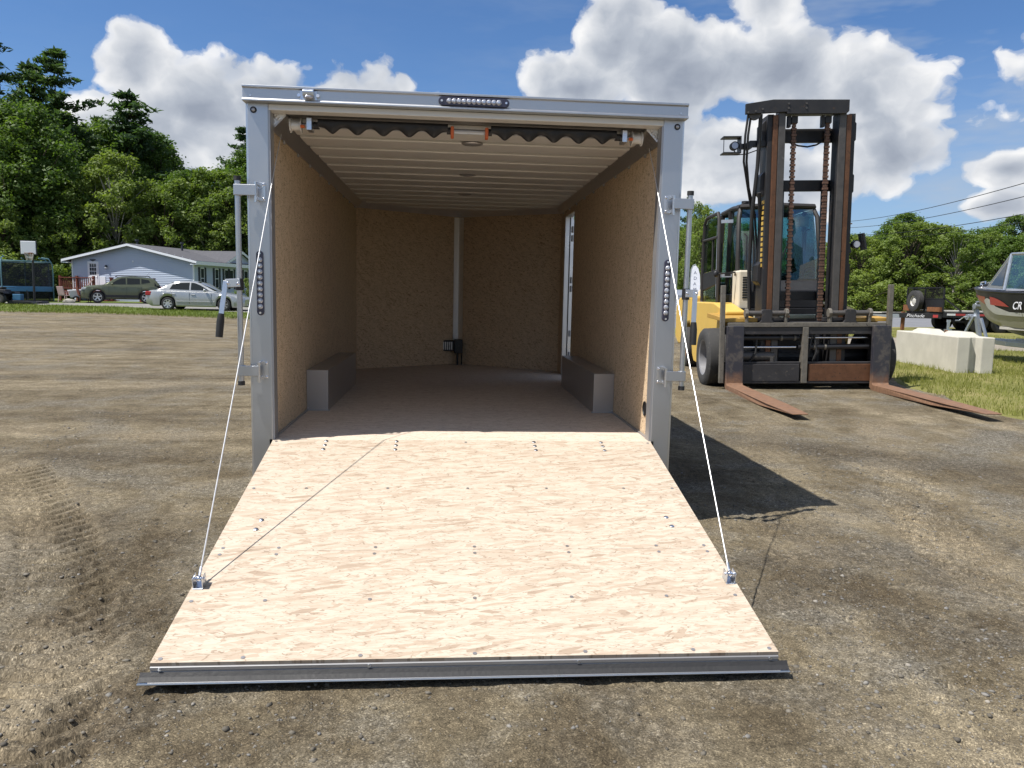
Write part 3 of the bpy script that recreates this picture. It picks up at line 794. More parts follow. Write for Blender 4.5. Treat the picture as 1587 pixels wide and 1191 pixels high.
ledbar('brake_light', 11, .425, 'x', (.020, 0, 2.620), TR, -.046)
ledbar('tail_light', 9, .39, 'z', (-1.262, 0, 1.515), TR, 0)
ledbar('tail_light', 9, .39, 'z', (1.262, 0, 1.525), TR, 0)
# licence-plate style lamp on the header
b = MB(); b.box(-1.005, -.905, -.052, -.046, 2.590, 2.645); lp = b.build('header_lamp', 'zinc', TR, bevel=.004)
b = MB(); b.prism([(-.052, 2.598), (-.085, 2.610), (-.090, 2.636), (-.075, 2.650), (-.052, 2.650)], 'x', -.985, -.918); b.build('lamp_cover', 'zinc', lp, bevel=.006)
b = MB(); b.sph((-.95, -.073, 2.604), .030, .016, .012); b.build('lamp_lens', 'lens', lp, smooth=True)
for x in (-1.010, -.900):
    b = MB(); b.cyl((x, -.045, 2.617), (x, -.058, 2.617), .010, n=10); b.build('lamp_bolt', 'chrome', lp)

# floor
b = MB(); b.prism([(-1.222, .0), (1.222, .0), (1.222, LS), (0, NOSE+.01), (-1.222, LS)], 'z', ZF-.032, ZF)
FL = b.build('floor', 'osb_floor', TR)
for s in (-1, 1):
    b = MB(); b.box(s*1.196, s*1.209, .095, 1.185, ZF, ZF+.012); b.build('floor_edge_trim', 'alu_dull', FL)
# walls: inner board and outer skin
def wallpanel(x0, x1, y0, y1, z0, z1, mat, name):
    b = MB(); b.box(x0, x1, y0, y1, z0, z1); return b.build(name, mat, TR)
wallpanel(-1.222, -1.21, .092, LS, ZF+.002, 2.56, 'osb_side', 'wall_panel')
wallpanel(1.21, 1.222, .092, DY0, ZF+.002, 2.56, 'osb_side', 'wall_panel')
wallpanel(1.21, 1.222, DY0, DY1, DZ1, 2.56, 'osb_side', 'wall_panel')
wallpanel(1.21, 1.222, DY1, LS, ZF+.002, 2.56, 'osb_side', 'wall_panel')
wallpanel(-1.300, -1.224, .112, LS, .40, 2.63, 'alu', 'outer_skin')
wallpanel(1.224, 1.300, .112, DY0, .40, 2.63, 'alu', 'outer_skin')
wallpanel(1.224, 1.300, DY0, DY1, DZ1, 2.63, 'alu', 'outer_skin')
wallpanel(1.224, 1.300, DY1, LS, .40, 2.63, 'alu', 'outer_skin')
wallpanel(1.224, 1.300, DY0, DY1, .40, ZF-.01, 'alu', 'outer_skin')
for s in (-1, 1):       # nose walls
    a = Vector((s*1.21, LS, 0)); c_ = Vector((0, NOSE, 0)); d = (c_-a); nrm = Vector((d.y, -d.x, 0)).normalized()*(s)
    if nrm.y < 0: nrm = -nrm
    b = MB(); b._add([a+Vector((0, 0, ZF+.002)), c_+Vector((0, 0, ZF+.002)), c_+nrm*.012+Vector((0, .004, ZF+.002)), a+nrm*.012+Vector((0, 0, ZF+.002)),
                      a+Vector((0, 0, 2.56)), c_+Vector((0, 0, 2.56)), c_+nrm*.012+Vector((0, .004, 2.56)), a+nrm*.012+Vector((0, 0, 2.56))],
                     [(0, 1, 2, 3), (4, 5, 6, 7), (0, 1, 5, 4), (1, 2, 6, 5), (2, 3, 7, 6), (3, 0, 4, 7)])
    b.build('nose_panel', 'osb_nose', TR)
    a2, c2 = a+nrm*.02+Vector((s*.012, .0, 0)), c_+nrm*.02+Vector((0, .01, 0))
    b = MB(); b._add([a2+Vector((0, 0, .4)), c2+Vector((0, 0, .4)), c2+nrm*.06+Vector((0, .02, .4)), a2+nrm*.06+Vector((0, 0, .4)),
                      a2+Vector((0, 0, 2.63)), c2+Vector((0, 0, 2.63)), c2+nrm*.06+Vector((0, .02, 2.63)), a2+nrm*.06+Vector((0, 0, 2.63))],
                     [(0, 1, 2, 3), (4, 5, 6, 7), (0, 1, 5, 4), (1, 2, 6, 5), (2, 3, 7, 6), (3, 0, 4, 7)])
    b.build('outer_skin', 'alu', TR)
    # cove trim of tread plate along wall and nose
    b = MB(); b.prism([(s*1.2095, ZC), (s*1.203, ZC-.004), (s*1.118, 2.528), (s*1.118, 2.543), (s*1.2095, 2.543)], 'y', .10, LS+.02); b.build('cove_trim', 'tread_plate', TR)
    i0 = a-nrm*.001; i1 = c_-nrm*.001
    q = lambda p, k, z: (p.x-nrm.x*k, p.y-nrm.y*k, z)
    b = MB(); b._add([q(i0, .0, ZC), q(i1, .0, ZC), q(i1, .085, 2.528), q(i0, .085, 2.528), q(i0, 0, 2.543), q(i1, 0, 2.543)], [(0, 1, 2, 3), (3, 2, 5, 4), (0, 4, 5, 1)])
    b.build('cove_trim', 'tread_plate', TR)
    # little clips that hold the cove
    for k in range(9):
        y = .45+k*.47
        b = MB(); b.box(s*1.196, s*1.2085, y-.012, y+.012, ZC-.022, ZC-.002); b.build('trim_clip', 'alu_dull', TR)
# ceiling: sheet and broad roof bows with gaps
def clipw(y): return 1.13 if y < LS-.1 else max(.12, 1.13*(NOSE-y)/(NOSE-LS+.1))
b = MB(); b.prism([(-1.222, .1), (1.222, .1), (1.222, LS), (0, NOSE), (-1.222, LS)], 'z', 2.548, 2.556); CE = b.build('ceiling', 'ceiling_gap_shade', TR)
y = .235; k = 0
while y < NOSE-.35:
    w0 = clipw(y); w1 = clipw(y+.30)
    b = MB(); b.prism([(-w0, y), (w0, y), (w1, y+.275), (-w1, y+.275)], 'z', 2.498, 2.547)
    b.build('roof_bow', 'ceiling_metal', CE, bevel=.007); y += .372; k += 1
for yy, rx in ((.60, .075), (1.98, .075), (3.28, .075)):
    b = MB(); b.sph((.03, yy, 2.500), rx, .055, .016, 20, 8); b.build('dome_lamp', 'box_metal', CE, smooth=True)
b = MB(); b.prism([(-1.30, .1), (1.30, .1), (1.30, LS), (0, NOSE+.12), (-1.30, LS)], 'z', 2.632, 2.655); b.build('roof', 'white_trim', TR)
# centre strip on the nose and the black unit at its foot
b = MB(); b.prism([(-.062, NOSE-.047), (.0, NOSE-.006), (.062, NOSE-.047), (.062, NOSE-.052), (.0, NOSE-.012), (-.062, NOSE-.052)], 'z', .84, 2.44)
b.build('centre_strip', 'tread_plate', TR)
b = MB(); b.box(-.045, .065, NOSE-.15, NOSE-.05, .70, .88); b.box(-.20, -.045, NOSE-.13, NOSE-.05, .725, .865); b.box(-.012, .012, NOSE-.12, NOSE-.08, ZF, .72); b.box(.045, .06, NOSE-.12, NOSE-.06, ZF, .72)
un = b.build('winch_unit', 'black_plastic', TR, bevel=.012)
b = MB()
for i in range(5): b.box(-.185+i*.026, -.175+i*.026, NOSE-.136, NOSE-.128, .745, .845)
b.build('cooling_rib', 'box_metal', un)
for i in range(3):
    b = MB(); b.cyl((.01, NOSE-.149, .735+i*.055), (.01, NOSE-.158, .735+i*.055), .014, n=8); b.build('bolt_head', 'black_paint', un)
# wheel boxes
for s in (-1, 1):
    b = MB(); b.box(s*1.045, s*1.209, 1.18, 2.95, ZF+.001, ZF+.315); wb = b.build('wheel_box', 'box_metal', TR, bevel=.003)
    b = MB(); b.box(s*1.03, s*1.209, 1.168, 1.1795, ZF+.001, ZF+.010); b.build('flange', 'alu_dull', wb)
    b = MB(); b.cyl((s*1.199, 1.178, ZF+.02), (s*1.199, 1.176, ZF+.02), .006, n=8); b.build('rivet', 'alu_bright', wb)
b = MB(); b.lathe([(0, .001), (0, .048), (-.006, .050), (-.008, .044)], (1.2095, .20, .735), 'x', 24); b.build('wall_hole_disc', 'black_plastic', TR, smooth=True)  # black disc standing in for the dark hole in the wall
# side door jamb and open door
b = MB(); b.box(1.2105, 1.305, DY1-.03, DY1-.004, ZF+.01, DZ1); jb = b.build('door_jamb', 'alu_bright', TR, bevel=.002)
b = MB(); b.box(1.212, 1.303, DY0+.003, DY0+.02, ZF+.01, DZ1); b.build('door_jamb', 'alu', TR)
b = MB(); b.box(1.262, 1.272, DY1-.044, DY1-.0302, ZF+.02, DZ1-.01); b.build('seal', 'rubber', jb)
for z in (.75, 1.0, 1.52, 1.62, 2.1, 2.2):
    b = MB(); b.cyl((1.296, DY1-.045, z), (1.296, DY1-.045, z+.07), .013, n=10); b.build('hinge', 'alu_dull', jb)
b = MB(); b.box(1.330, 1.372, DY1-.02, DY1+.66, ZF+.02, DZ1-.02); sdoor = b.build('side_door', 'alu', TR, bevel=.004)
b = MB(); b.box(1.3725, 1.384, DY1+.04, DY1+.62, ZF+.08, DZ1-.08); b.build('door_panel', 'white_trim', sdoor)
b = MB(); b.box(1.372, 1.41, DY1+.50, DY1+.60, 1.35, 1.50); b.build('door_latch', 'black_plastic', sdoor, bevel=.006)
b = MB(); b.box(1.304, 1.330, DY1-.02, DY1-.005, ZF+.03, DZ1-.03); b.build('hinge_strip', 'alu_bright', sdoor)

# torsion tube with black sleeved springs under the header
SP = MB(); SP.cyl((-1.06, .17, 2.492), (1.06, .17, 2.492), .014, n=12); sp = SP.build('spring_tube', 'alu_dull', TR, smooth=True)
for s in (-1, 1):
    rows = []
    for i in range(121):
        f = i/120; x = s*(.135+f*.80)
        wv = (.5+.5*math.sin(f*5*2*PI-1.6))**1.2*min(1, f*9)*min(1, (1-f)*9)
        lo = .026+.042*wv; rows.append([(x, .155+(.024+.012*wv)*math.cos(a), 2.508+(.022 if math.sin(a) > 0 else lo)*math.sin(a)) for a in np.linspace(0, 2*PI, 15)])
    b = MB(); b.grid(rows); spr = b.build('spring_sleeve', 'black_plastic', sp, smooth=True, fix=True)
    b = MB(); b.box(s*.098, s*.118, .135, .20, 2.45, 2.515); b.build('spring_clip', 'orange_clip', sp, bevel=.004)
    b = MB(); b.cyl((s*.118, .17, 2.492), (s*.142, .17, 2.492), .022, n=14); b.cyl((s*.93, .17, 2.492), (s*.965, .17, 2.492), .022, n=14); b.build('spring_collar', 'black_paint', sp, smooth=True)
    b = MB(); b.box(s*.968, s*1.0, .12, .215, 2.455, 2.53); b.build('bearing_plate', 'zinc', sp, bevel=.003)
    b = MB(); b.lathe([(0, .004), (0, .045), (s*.006, .045), (s*.010, .032), (s*.06, .032), (s*.064, .045), (s*.07, .045), (s*.07, .004)], (s*1.035, .17, 2.488), 'x', 24); b.build('cable_drum', 'ceiling_metal', sp, smooth=True)
    b = MB(); b.cyl((s*1.01, .12, 2.475), (s*1.035, .12, 2.475), .010, n=8); b.build('set_bolt', 'orange_clip', sp)
b = MB(); b.box(-.095, .095, .160, .166, 2.475, 2.497); b.build('centre_bracket', 'ceiling_metal', sp)

# chassis
b = MB()
for s in (-1, 1): b.box(s*.92, s*1.0, .05, LS, .36, ZF-.034)
for yy in np.arange(.3, 4.5, .6): b.box(-.92, .92, yy, yy+.05, .42, ZF-.034)
b.box(-1.19, 1.19, .012, .085, .36, ZF-.034)
b.box(-.95, .95, 1.66, 1.72, .28, .34); b.box(-.95, .95, 2.42, 2.48, .28, .34)
b.build('chassis', 'black_paint', TR)
for s in (-1, 1):
    for yy in (1.69, 2.45):
        b = MB(); b.lathe([(-.07, .17), (-.08, .25), (-.07, .31), (-.04, .333), (.04, .333), (.07, .31), (.08, .25), (.07, .17)], (s*1.18, yy, .333), 'x', 32); wh = b.build('wheel', 'tyre', TR, smooth=True)
        b = MB(); b.lathe([(s*.06, .02), (s*.05, .10), (s*.02, .14), (s*.09, .172)], (s*1.18, yy, .333), 'x', 24); b.build('rim', 'rim_grey', wh, smooth=True)

# latch bars with handles
for s in (-1, 1):
    bx = s*1.372; by = -.055
    b = MB(); b.cyl((bx, by, .915), (bx, by, 2.115), .0165, n=16); LB = b.build('latch_bar', 'alu', TR, smooth=True)
    for z in (.895, 2.115):
        b = MB(); b.cyl((bx, by, z), (bx, by, z+.026), .021, n=16); b.build('end_cap', 'rubber', LB, smooth=True)
    for z in (.985, 2.06):
        b = MB(); b.box(s*1.262, s*1.382, by-.026, by-.020, z-.032, z+.032); b.box(s*1.350, s*1.392, by-.020, by+.022, z-.032, z+.032); b.build('latch_arm', 'alu', LB, bevel=.004)
        b = MB(); b.box(s*1.222, s*1.266, -.006, .0, z-.055, z+.055); b.box(s*1.256, s*1.270, -.048, -.004, z-.055, z-.034); b.box(s*1.256, s*1.270, -.048, -.004, z+.034, z+.055); hp = b.build('hinge_bracket', 'alu_bright', LB, bevel=.002)
        b = MB(); b.cyl((s*1.263, -.072, z-.07), (s*1.263, -.072, z+.05), .008, n=10); b.build('hinge_pin', 'alu_bright', LB)
        for dz in (-.042, .042):
            b = MB(); b.sph((s*1.232, -.008, z+dz), .008, .005, .008); b.build('bolt_head', 'chrome', LB, smooth=True)
    hz = 1.505
    b = MB(); b.cyl((bx, by, hz-.035), (bx, by, hz+.035), .024, n=16); b.build('handle_clamp', 'black_plastic', LB, smooth=True)
    if s < 0:
        b = MB(); b.beam((bx+.012, by-.03, hz+.01), (bx-.075, by-.032, hz+.005), .05, .006, (0, 1, 0)); b.beam((bx-.070, by-.034, hz+.02), (bx-.095, by-.060, hz-.19), .030, .006, (0, 1, 0)); hn = b.build('handle', 'alu_bright', LB, bevel=.003)
        b = MB(); b.tube([(bx-.093, by-.058, hz-.175), (bx-.098, by-.063, hz-.22), (bx-.106, by-.070, hz-.315)], [.018, .022, .021], 10); b.build('handle_grip', 'grip', hn, smooth=True)
    else:
        b = MB(); b.beam((bx-.012, by-.03, hz+.005), (bx+.065, by-.032, hz+.005), .05, .006, (0, 1, 0)); b.beam((bx+.05, by-.034, hz+.02), (bx+.043, by-.05, hz-.19), .032, .006, (0, 1, 0)); hn = b.build('handle', 'alu_bright', LB, bevel=.003)
        b = MB(); b.tube([(bx+.043, by-.052, hz-.175), (bx+.043, by-.058, hz-.22), (bx+.04, by-.068, hz-.315)], [.018, .022, .021], 10); b.build('handle_grip', 'grip', hn, smooth=True)
    for dx_ in (0, s*.058):
        b = MB(); b.sph((bx+dx_, by-.038, hz+.005), .009, .005, .009); b.build('bolt_head', 'chrome', LB, smooth=True)

# ramp door
SL = math.atan2(ZF-.102, 2.02); RL = 2.069
b = MB(); b.box(-1.19, 1.19, -RL+.004, -.002, -.050, -.0145)
RD = b.build('ramp_door', 'alu_dull', TR, loc=(0, 0, ZF)); RD.rotation_euler = (SL, 0, 0)
def rl(y): return y/math.cos(SL)
for y0, y1 in ((-.0, -1.300), (-1.3012, -RL)):
    b = MB(); b.box(-1.2, 1.2, y1, y0, -.014, 0); b.build('ramp_board', 'osb_ramp', RD)
b = MB(); b.prism([(-RL+.003, -.015), (-RL-.008, -.0145), (-RL-.010, -.029), (-RL-.005, -.033), (-RL-.008, -.037), (-RL-.026, -.049), (-RL-.044, -.053), (-RL-.044, -.057), (-RL+.003, -.057)], 'x', -1.2, 1.2)
ET = b.build('edge_trim', 'alu_dull', RD, bevel=.0015)
b = MB(); b.prism([(-RL-.038, -.0575), (-RL-.048, -.0540), (-RL-.050, -.0575), (-RL-.048, -.0615), (-RL+.0, -.0615), (-RL+.0, -.0578)], 'x', -1.236, 1.236); b.build('edge_lip', 'alu_bright', RD)
b = MB(); b.prism([(-RL-.010, -.0335), (-RL-.024, -.0445), (-RL-.043, -.0512), (-RL-.043, -.0528), (-RL-.024, -.0480), (-RL-.008, -.0368)], 'x', -1.235, 1.235); b.build('rubber_seal', 'rubber', RD)
for x in (-1.165, -.40, .40, 1.165):
    b = MB(); b.cyl((x, -RL-.008, -.0225), (x, -RL-.013, -.0225), .007, n=12); b.build('edge_bolt', 'zinc', RD)
for x in (-1.16, -.38, .38, 1.16):
    b = MB(); b.sph((x, -RL+.01, -.072), .040, .040, .034); b.build('rubber_foot', 'rubber', RD, smooth=True)
for s in (-1, 1):
    b = MB(); b.box(s*1.1905, s*1.203, -RL+.01, -.12, -.052, -.0145); b.build('side_rail', 'alu', RD)
big_s = MB().lathe([(0, .0001), (0, .0115), (.003, .0125), (.006, .008), (.0062, .0001)], (0, 0, 0), 'z', 12).build('ramp_bolt', 'zinc', RD, smooth=True)
sm_s = MB().lathe([(0.0, .0001), (.0006, .0001), (.0006, .0085), (.0016, .0085), (.0016, .0001)], (0, 0, 0), 'z', 10).build('screw', 'box_metal', RD)
def place(src, pts, first):
    for i, (x, y) in enumerate(pts):
        if i == 0 and first: src.location = (x, rl(y), .0004)
        else: share(src, src.name.split('.')[0], RD, (x, rl(y), .0004), (0, 0, i*1.3))
place(big_s, [(x, y) for x in (-.87, -.435, .435, .87) for y in (-.025, -.085, -.145)] + [(-1.04, -.99), (-1.045, -1.08), (1.035, -.975), (1.04, -1.065)], True)
place(sm_s, [(x, -.65) for x in (-1.16, -.88, -.44, 0, .44, .88, 1.16)] + [(x, y) for x in (-1.155, -.9, -.45, .02, .47, .91, 1.15) for y in (-1.245, -1.30)] +
      [(x, -1.65) for x in (-1.17, -.87, -.435, .01, .43, .85, 1.16)] + [(x, -2.0) for x in (-1.17, -.87, -.435, .0, .43, .86, 1.17)] + [(-1.175, -.03), (0, -.03), (1.175, -.03)], True)
# cable anchors and cables
for s in (-1, 1):
    ay = rl(-1.54)
    b = MB(); b.box(s*1.170-.022, s*1.170+.022, ay-.03, ay+.03, 0.0004, .004); b.box(s*1.170-.022, s*1.170-.018, ay-.026, ay+.026, .004, .05); b.box(s*1.170+.018, s*1.170+.022, ay-.026, ay+.026, .004, .05)
    an = b.build('cable_anchor', 'zinc', RD, bevel=.002)
    b = MB(); b.cyl((s*1.170-.026, ay, .036), (s*1.170+.026, ay, .036), .007, n=10); b.sph((s*1.17, ay, .036), .014, .014, .014); b.build('anchor_pin', 'chrome', RD, smooth=True)
    A = Vector((s*1.172, -1.535, .245)); B = Vector((s*1.188, .16, 2.30)); C = Vector((s*1.186, .285, 2.452))
    pts = [A.lerp(B, i/24)+Vector((0, 0, -.012*math.sin(PI*i/24))) for i in range(25)]+[C]
    b = MB(); b.tube(pts, .0032, 8); b.build('ramp_cable', 'cable', TR, smooth=True)
    d = (B-A).normalized()
    b = MB(); b.cyl(A-d*.01, A+d*.045, .0065, n=10); b.build('cable_end', 'alu_bright', TR)
# ---------------------------------------------------------------- forklift (x right as seen, y backwards from the carriage face)
FK = thing('forklift', 'big yellow and black forklift with rusty forks lowered and glass cab', 'forklift', (5.75, 7.2, .03))
FK.rotation_euler = (0, math.radians(-1.5), math.radians(-6))
FK.rotation_mode = 'XYZ'
def fb(mb, name, mat, parent=None, smooth=False, bevel=.006): return mb.build(name, mat, parent or FK, smooth=smooth, bevel=bevel)
m, t, out = newmat('fork_steel')
v = t.obj(); z = t.add('ShaderNodeSeparateXYZ', {0: v}).outputs[2]
n = t.noise(v, 7, 8, .68, .3); n2 = t.noise(t.mapv(v, (1, 6, 1)), 9, 6, .7)
rm = t.ramp(t.math('ADD', z, t.math('MULTIPLY', t.math('SUBTRACT', n, .5), .5)), [(.10, 1), (.30, 0)])
pc = t.mix(t.ramp(n, [(.5, 0), (.62, 1)]), (.035, .035, .045), (.09, .08, .075))
rc = t.ramp(n2, [(.3, (.115, .060, .036)), (.5, (.195, .105, .060)), (.7, (.27, .155, .090))])
principled(t, out, Base_Color=t.mix(rm, pc, rc), Roughness=t.math('MULTIPLY_ADD', rm, .4, .42), Normal=t.bump(n2, .25, .01))
for x0, x1 in ((-1.33, -1.06), (1.03, 1.30)):
    b = MB()
    pr = [(.02, 1.04), (-.07, 1.04), (-.075, .11), (-.10, .082), (-2.2, .086), (-3.15, .088), (-3.15, .074), (-1.9, .010), (-.08, -.022), (.02, .03)]
    b.prism(pr, 'x', x0, x1)
    vs = []
    for (x, y, z_) in b.v:
        if y < -3.1: x = (x0+x1)/2+(x-(x0+x1)/2)*.72
        vs.append((x, y, z_))
    b.v = vs
    fo = fb(b, 'fork', 'fork_steel', bevel=.008)
    b = MB(); b.box(x0+.02, x1-.02, .02, .14, .95, 1.035); b.box(x0+.02, x1-.02, .02, .12, .14, .24); fb(b, 'fork_hook', 'carriage', fo)
CG = MB()
CG.box(-1.30, 1.26, .012, .095, 1.020, 1.092)                       # top bar
cg = fb(CG, 'carriage', 'carriage_edge')
for x in (-1.39, 1.31):
    b = MB(); b.box(x-.036, x+.036, .0, .075, .10, 1.70); fb(b, 'side_post', 'carriage_edge', cg)
b = MB(); b.box(-1.35, 1.27, .03, .16, .90, 1.0195); fb(b, 'upper_rail', 'carriage', cg)
b = MB(); b.box(-1.35, -.115, .022, .15, .13, .41); b.box(-1.35, 1.27, .03, .17, .09, .1295); b.box(-1.35, 1.27, .06, .20, .4105, .445); fb(b, 'lower_beam', 'carriage', cg)
b = MB(); b.box(.035, 1.27, .024, .15, .131, .41); fb(b, 'lower_beam', 'mast_wear', cg)
b = MB(); b.box(-.085, .005, -.004, .14, .10, 1.015); fb(b, 'centre_bar', 'carriage_edge', cg)
b = MB(); b.cyl((-1.28, .14, .955), (1.26, .14, .955), .035, n=16); fb(b, 'cross_shaft', 'black_paint', cg, True, 0)
b = MB(); b.cyl((-1.08, .11, .685), (-.16, .11, .685), .0165, n=14); fb(b, 'cylinder_rod', 'chrome', cg, True, 0)
b = MB(); b.cyl((-.13, .11, .685), (1.02, .11, .695), .045, n=16); fb(b, 'side_cylinder', 'black_paint', cg, True, 0)
b = MB(); b.cyl((.03, .11, .84), (1.02, .11, .84), .0165, n=14); fb(b, 'cylinder_rod', 'chrome', cg, True, 0)
b = MB(); b.cyl((-1.08, .11, .84), (-.11, .11, .84), .042, n=16); fb(b, 'side_cylinder', 'black_paint', cg, True, 0)
for x in (-.42, -.20, .12, .30):
    b = MB(); b.cyl((x, .11, .84 if x < 0 else .688), (x+.03, .11, .84 if x < 0 else .688), .053, n=12); fb(b, 'hose_fitting', 'carriage_edge', cg, True, 0)
b = MB(); b.cyl((-1.05, .20, .53), (-.50, .20, .53), .085, n=18); b.box(-.57, -.52, .10, .28, .42, .52); fb(b, 'lower_cylinder', 'mast_grey', cg, True, 0)
b = MB(); b.tube([(-.9, .12, .44), (-.82, .08, .60), (-.80, .1, .9), (-.78, .2, 1.1)], .016, 8); b.tube([(.10, .06, .46), (.16, .04, .62), (.12, .08, .9)], .014, 8); b.tube([(.02, .06, .5), (.05, .03, .72), (.10, .07, .95)], .012, 8); fb(b, 'hydraulic_hose', 'rubber', cg, True, 0)
for s in (-1, 1):                                                    # pin brackets on the top bar
    xc = s*.675
    b = MB(); b.cyl((xc-.34, .06, 1.245), (xc+.34, .06, 1.245), .042, n=16); pin = fb(b, 'carriage_pin', 'mast_grey', cg, True, 0)
    b = MB(); b.prism([(xc-.115, 1.0925), (xc+.115, 1.0925), (xc+.085, 1.13), (xc+.085, 1.285), (xc+.06, 1.305), (xc-.06, 1.305), (xc-.085, 1.285), (xc-.085, 1.13)], 'y', .012, .11); fb(b, 'pin_lug', 'carriage', pin)
    for e in (-1, 1):
        b = MB(); b.cyl((xc+e*.30, .06, 1.245), (xc+e*.35, .06, 1.245), .078, n=8); b.box(xc+e*.295, xc+e*.335, .02, .12, 1.0925, 1.25); fb(b, 'pin_nut', 'carriage_edge', pin)
    b = MB(); b.box(xc-.40, xc+.40, .13, .20, 1.10, 1.17); fb(b, 'pin_shelf', 'carriage', pin)
b = MB(); b.box(-1.2, 1.2, .20, .32, 1.04, 1.10); fb(b, 'rear_rail', 'carriage', cg)
# mast
MT = MB(); MT.box(-.50, .50, .42, .52, .14, .42); mt = fb(MT, 'mast', 'mast_paint')
for s in (-1, 1):
    o = -.01 if s < 0 else -.015
    x = lambda a: s*a+o
    b = MB(); b.box(x(.545), x(.625), .16, .20, .16, 4.40); fb(b, 'mast_rail', 'mast_wear', mt)
    b = MB(); b.box(x(.600), x(.700), .2005, .58, .16, 4.42); b.box(x(.545), x(.5995), .50, .58, .16, 4.42); fb(b, 'outer_channel', 'mast_paint', mt)
    b = MB(); b.box(x(.430), x(.538), .15, .19, .30, 4.44); fb(b, 'inner_rail', 'mast_grey', mt)
    b = MB(); b.box(x(.44), x(.50), .1905, .48, .30, 4.44); fb(b, 'inner_channel', 'mast_paint', mt)
    b = MB(); b.cyl((x(.36), .50, .4), (x(.36), .50, 3.3), .055, n=16); fb(b, 'lift_cylinder', 'black_paint', mt, True, 0)
    b = MB(); b.cyl((x(.36), .50, 3.3), (x(.36), .50, 4.38), .036, n=14); fb(b, 'lift_rod', 'mast_grey', mt, True, 0)
    for z in (3.34, 4.16, 1.9):
        b = MB(); b.prism([(x(.70), z-.20), (x(.70), z+.20), (x(.76), z+.13), (x(.76), z-.13)], 'y', .30, .60); fb(b, 'side_bracket', 'mast_paint', mt)
    # chains: leaf plates
    b = MB(); zc = 1.12; k = 0
    cx_ = -.28 if s < 0 else .258
    while zc < 4.36:
        ww = .040 if k % 2 else .030
        b.box(cx_-ww, cx_+ww, .222-.006*(k % 2), .262+.006*(k % 2), zc, zc+.036); zc += .047; k += 1
    b.box(cx_-.020, cx_+.020, .230, .254, 1.1, 4.40); fb(b, 'lift_chain', 'chain', mt, bevel=0)
    b = MB(); b.box(cx_-.05, cx_+.05, .20, .29, 4.28, 4.39); b.box(cx_-.11, cx_-.06, .2, .29, 4.22, 4.40); fb(b, 'chain_anchor', 'mast_paint', mt)
b = MB(); b.prism([(-1.095, 4.405), (-.44, 4.435), (-.44, 4.405), (.50, 4.40), (.54, 4.44), (.54, 4.615), (-.66, 4.628), (-1.095, 4.565)], 'y', .10, .155); ch = fb(b, 'crosshead', 'mast_paint', mt)
b = MB(); b.box(-.50, .52, .1555, .50, 4.45, 4.60); fb(b, 'crosshead_beam', 'mast_paint', mt)
b = MB(); b.cyl((-.93, .16, 4.43), (-.93, .22, 4.43), .10, n=20); fb(b, 'hose_pulley', 'mast_grey', mt, True, 0)
for x_, z_ in ((-.42, 4.56), (-.42, 4.49), (-.14, 4.56), (-.14, 4.49), (-1.06, 4.43), (-.94, 4.45), (-.83, 4.48)):
    b = MB(); b.cyl((x_, .10, z_), (x_, .088, z_), .017, n=8); fb(b, 'bolt_head', 'mast_grey', ch, False, 0)
for z0, z1 in ((4.05, 4.27), (3.26, 3.44), (1.45, 1.6)):
    b = MB(); b.box(-.62, .60, .585, .66, z0, z1); fb(b, 'crossbar', 'mast_paint', mt)
b = MB(); b.tube([(-.25, .56, 4.05), (-.1, .54, 3.99), (.05, .54, 3.97), (.2, .54, 4.0), (.3, .56, 4.06)], .014, 8); fb(b, 'cross_hose', 'rubber', mt, True, 0)
b = MB()
for dx_, sag in ((0, .0), (.045, -.03)):
    b.tube([(-1.03+dx_, .19, 4.42), (-1.06+dx_, .22, 4.1), (-1.05+dx_, .3, 3.7), (-.93+dx_+sag, .45, 3.3), (-.80+dx_, .62, 2.9), (-.74+dx_, .66, 2.4), (-.72+dx_, .66, 1.6)], .019, 8)
b.tube([(-.83, .19, 4.42), (-.84, .25, 3.6), (-.86, .4, 2.9), (-.84, .55, 2.0), (-.8, .6, 1.3)], .032, 8)
b.tube([(-.80, .25, 3.2), (-.72, .4, 2.75), (-.66, .55, 2.4), (-.62, .6, 2.2)], .03, 8)
fb(b, 'mast_hose', 'rubber', mt, True, 0)
b = MB()
for i in range(13): b.box(-.722, -.7105, .26, .34, 2.0+i*.085, 2.055+i*.085)
fb(b, 'yellow_marking', 'yellow', mt, bevel=0)
# work lights
def worklight(cx_, cz_, w_, h_, tilt, arm):
    b = MB(); b.cyl((cx_+.04, .26, cz_), (cx_+.04, .36, cz_), .068, n=18); L = fb(b, 'work_light', 'black_plastic', FK, True, 0)
    b = MB(); b.cyl((cx_+.04, .255, cz_), (cx_+.04, .2605, cz_), .052, n=18); fb(b, 'light_lens', 'lens', L, False, 0)
    b = MB()
    c_, s_ = math.cos(tilt), math.sin(tilt)
    q = lambda u, v_: (cx_+u*c_-v_*s_, .31, cz_+u*s_+v_*c_)
    return L, q
L, q = worklight(-1.25, 3.95, .3, .26, 0, None)
b = MB(); b.box(-1.41, -1.12, .20, .42, 4.07, 4.09); b.box(-1.41, -1.12, .20, .42, 3.82, 3.84); b.box(-1.41, -1.398, .20, .21, 3.84, 4.07); b.box(-1.135, -1.12, .20, .42, 3.84, 4.07); fb(b, 'light_guard', 'black_paint', L, bevel=.003)
b = MB(); b.box(-1.12, -.96, .26, .36, 3.90, 3.98); b.box(-.97, -.70, .27, .35, 3.93, 4.03); b.cyl((-.98, .24, 3.95), (-.98, .40, 3.95), .06, n=12); fb(b, 'light_arm', 'black_paint', L)
b = MB(); b.tube([(-1.2, .34, 3.88), (-1.15, .36, 3.82), (-1.0, .36, 3.83), (-.8, .36, 3.9)], .009, 6); fb(b, 'light_wire', 'rubber', L, True, 0)
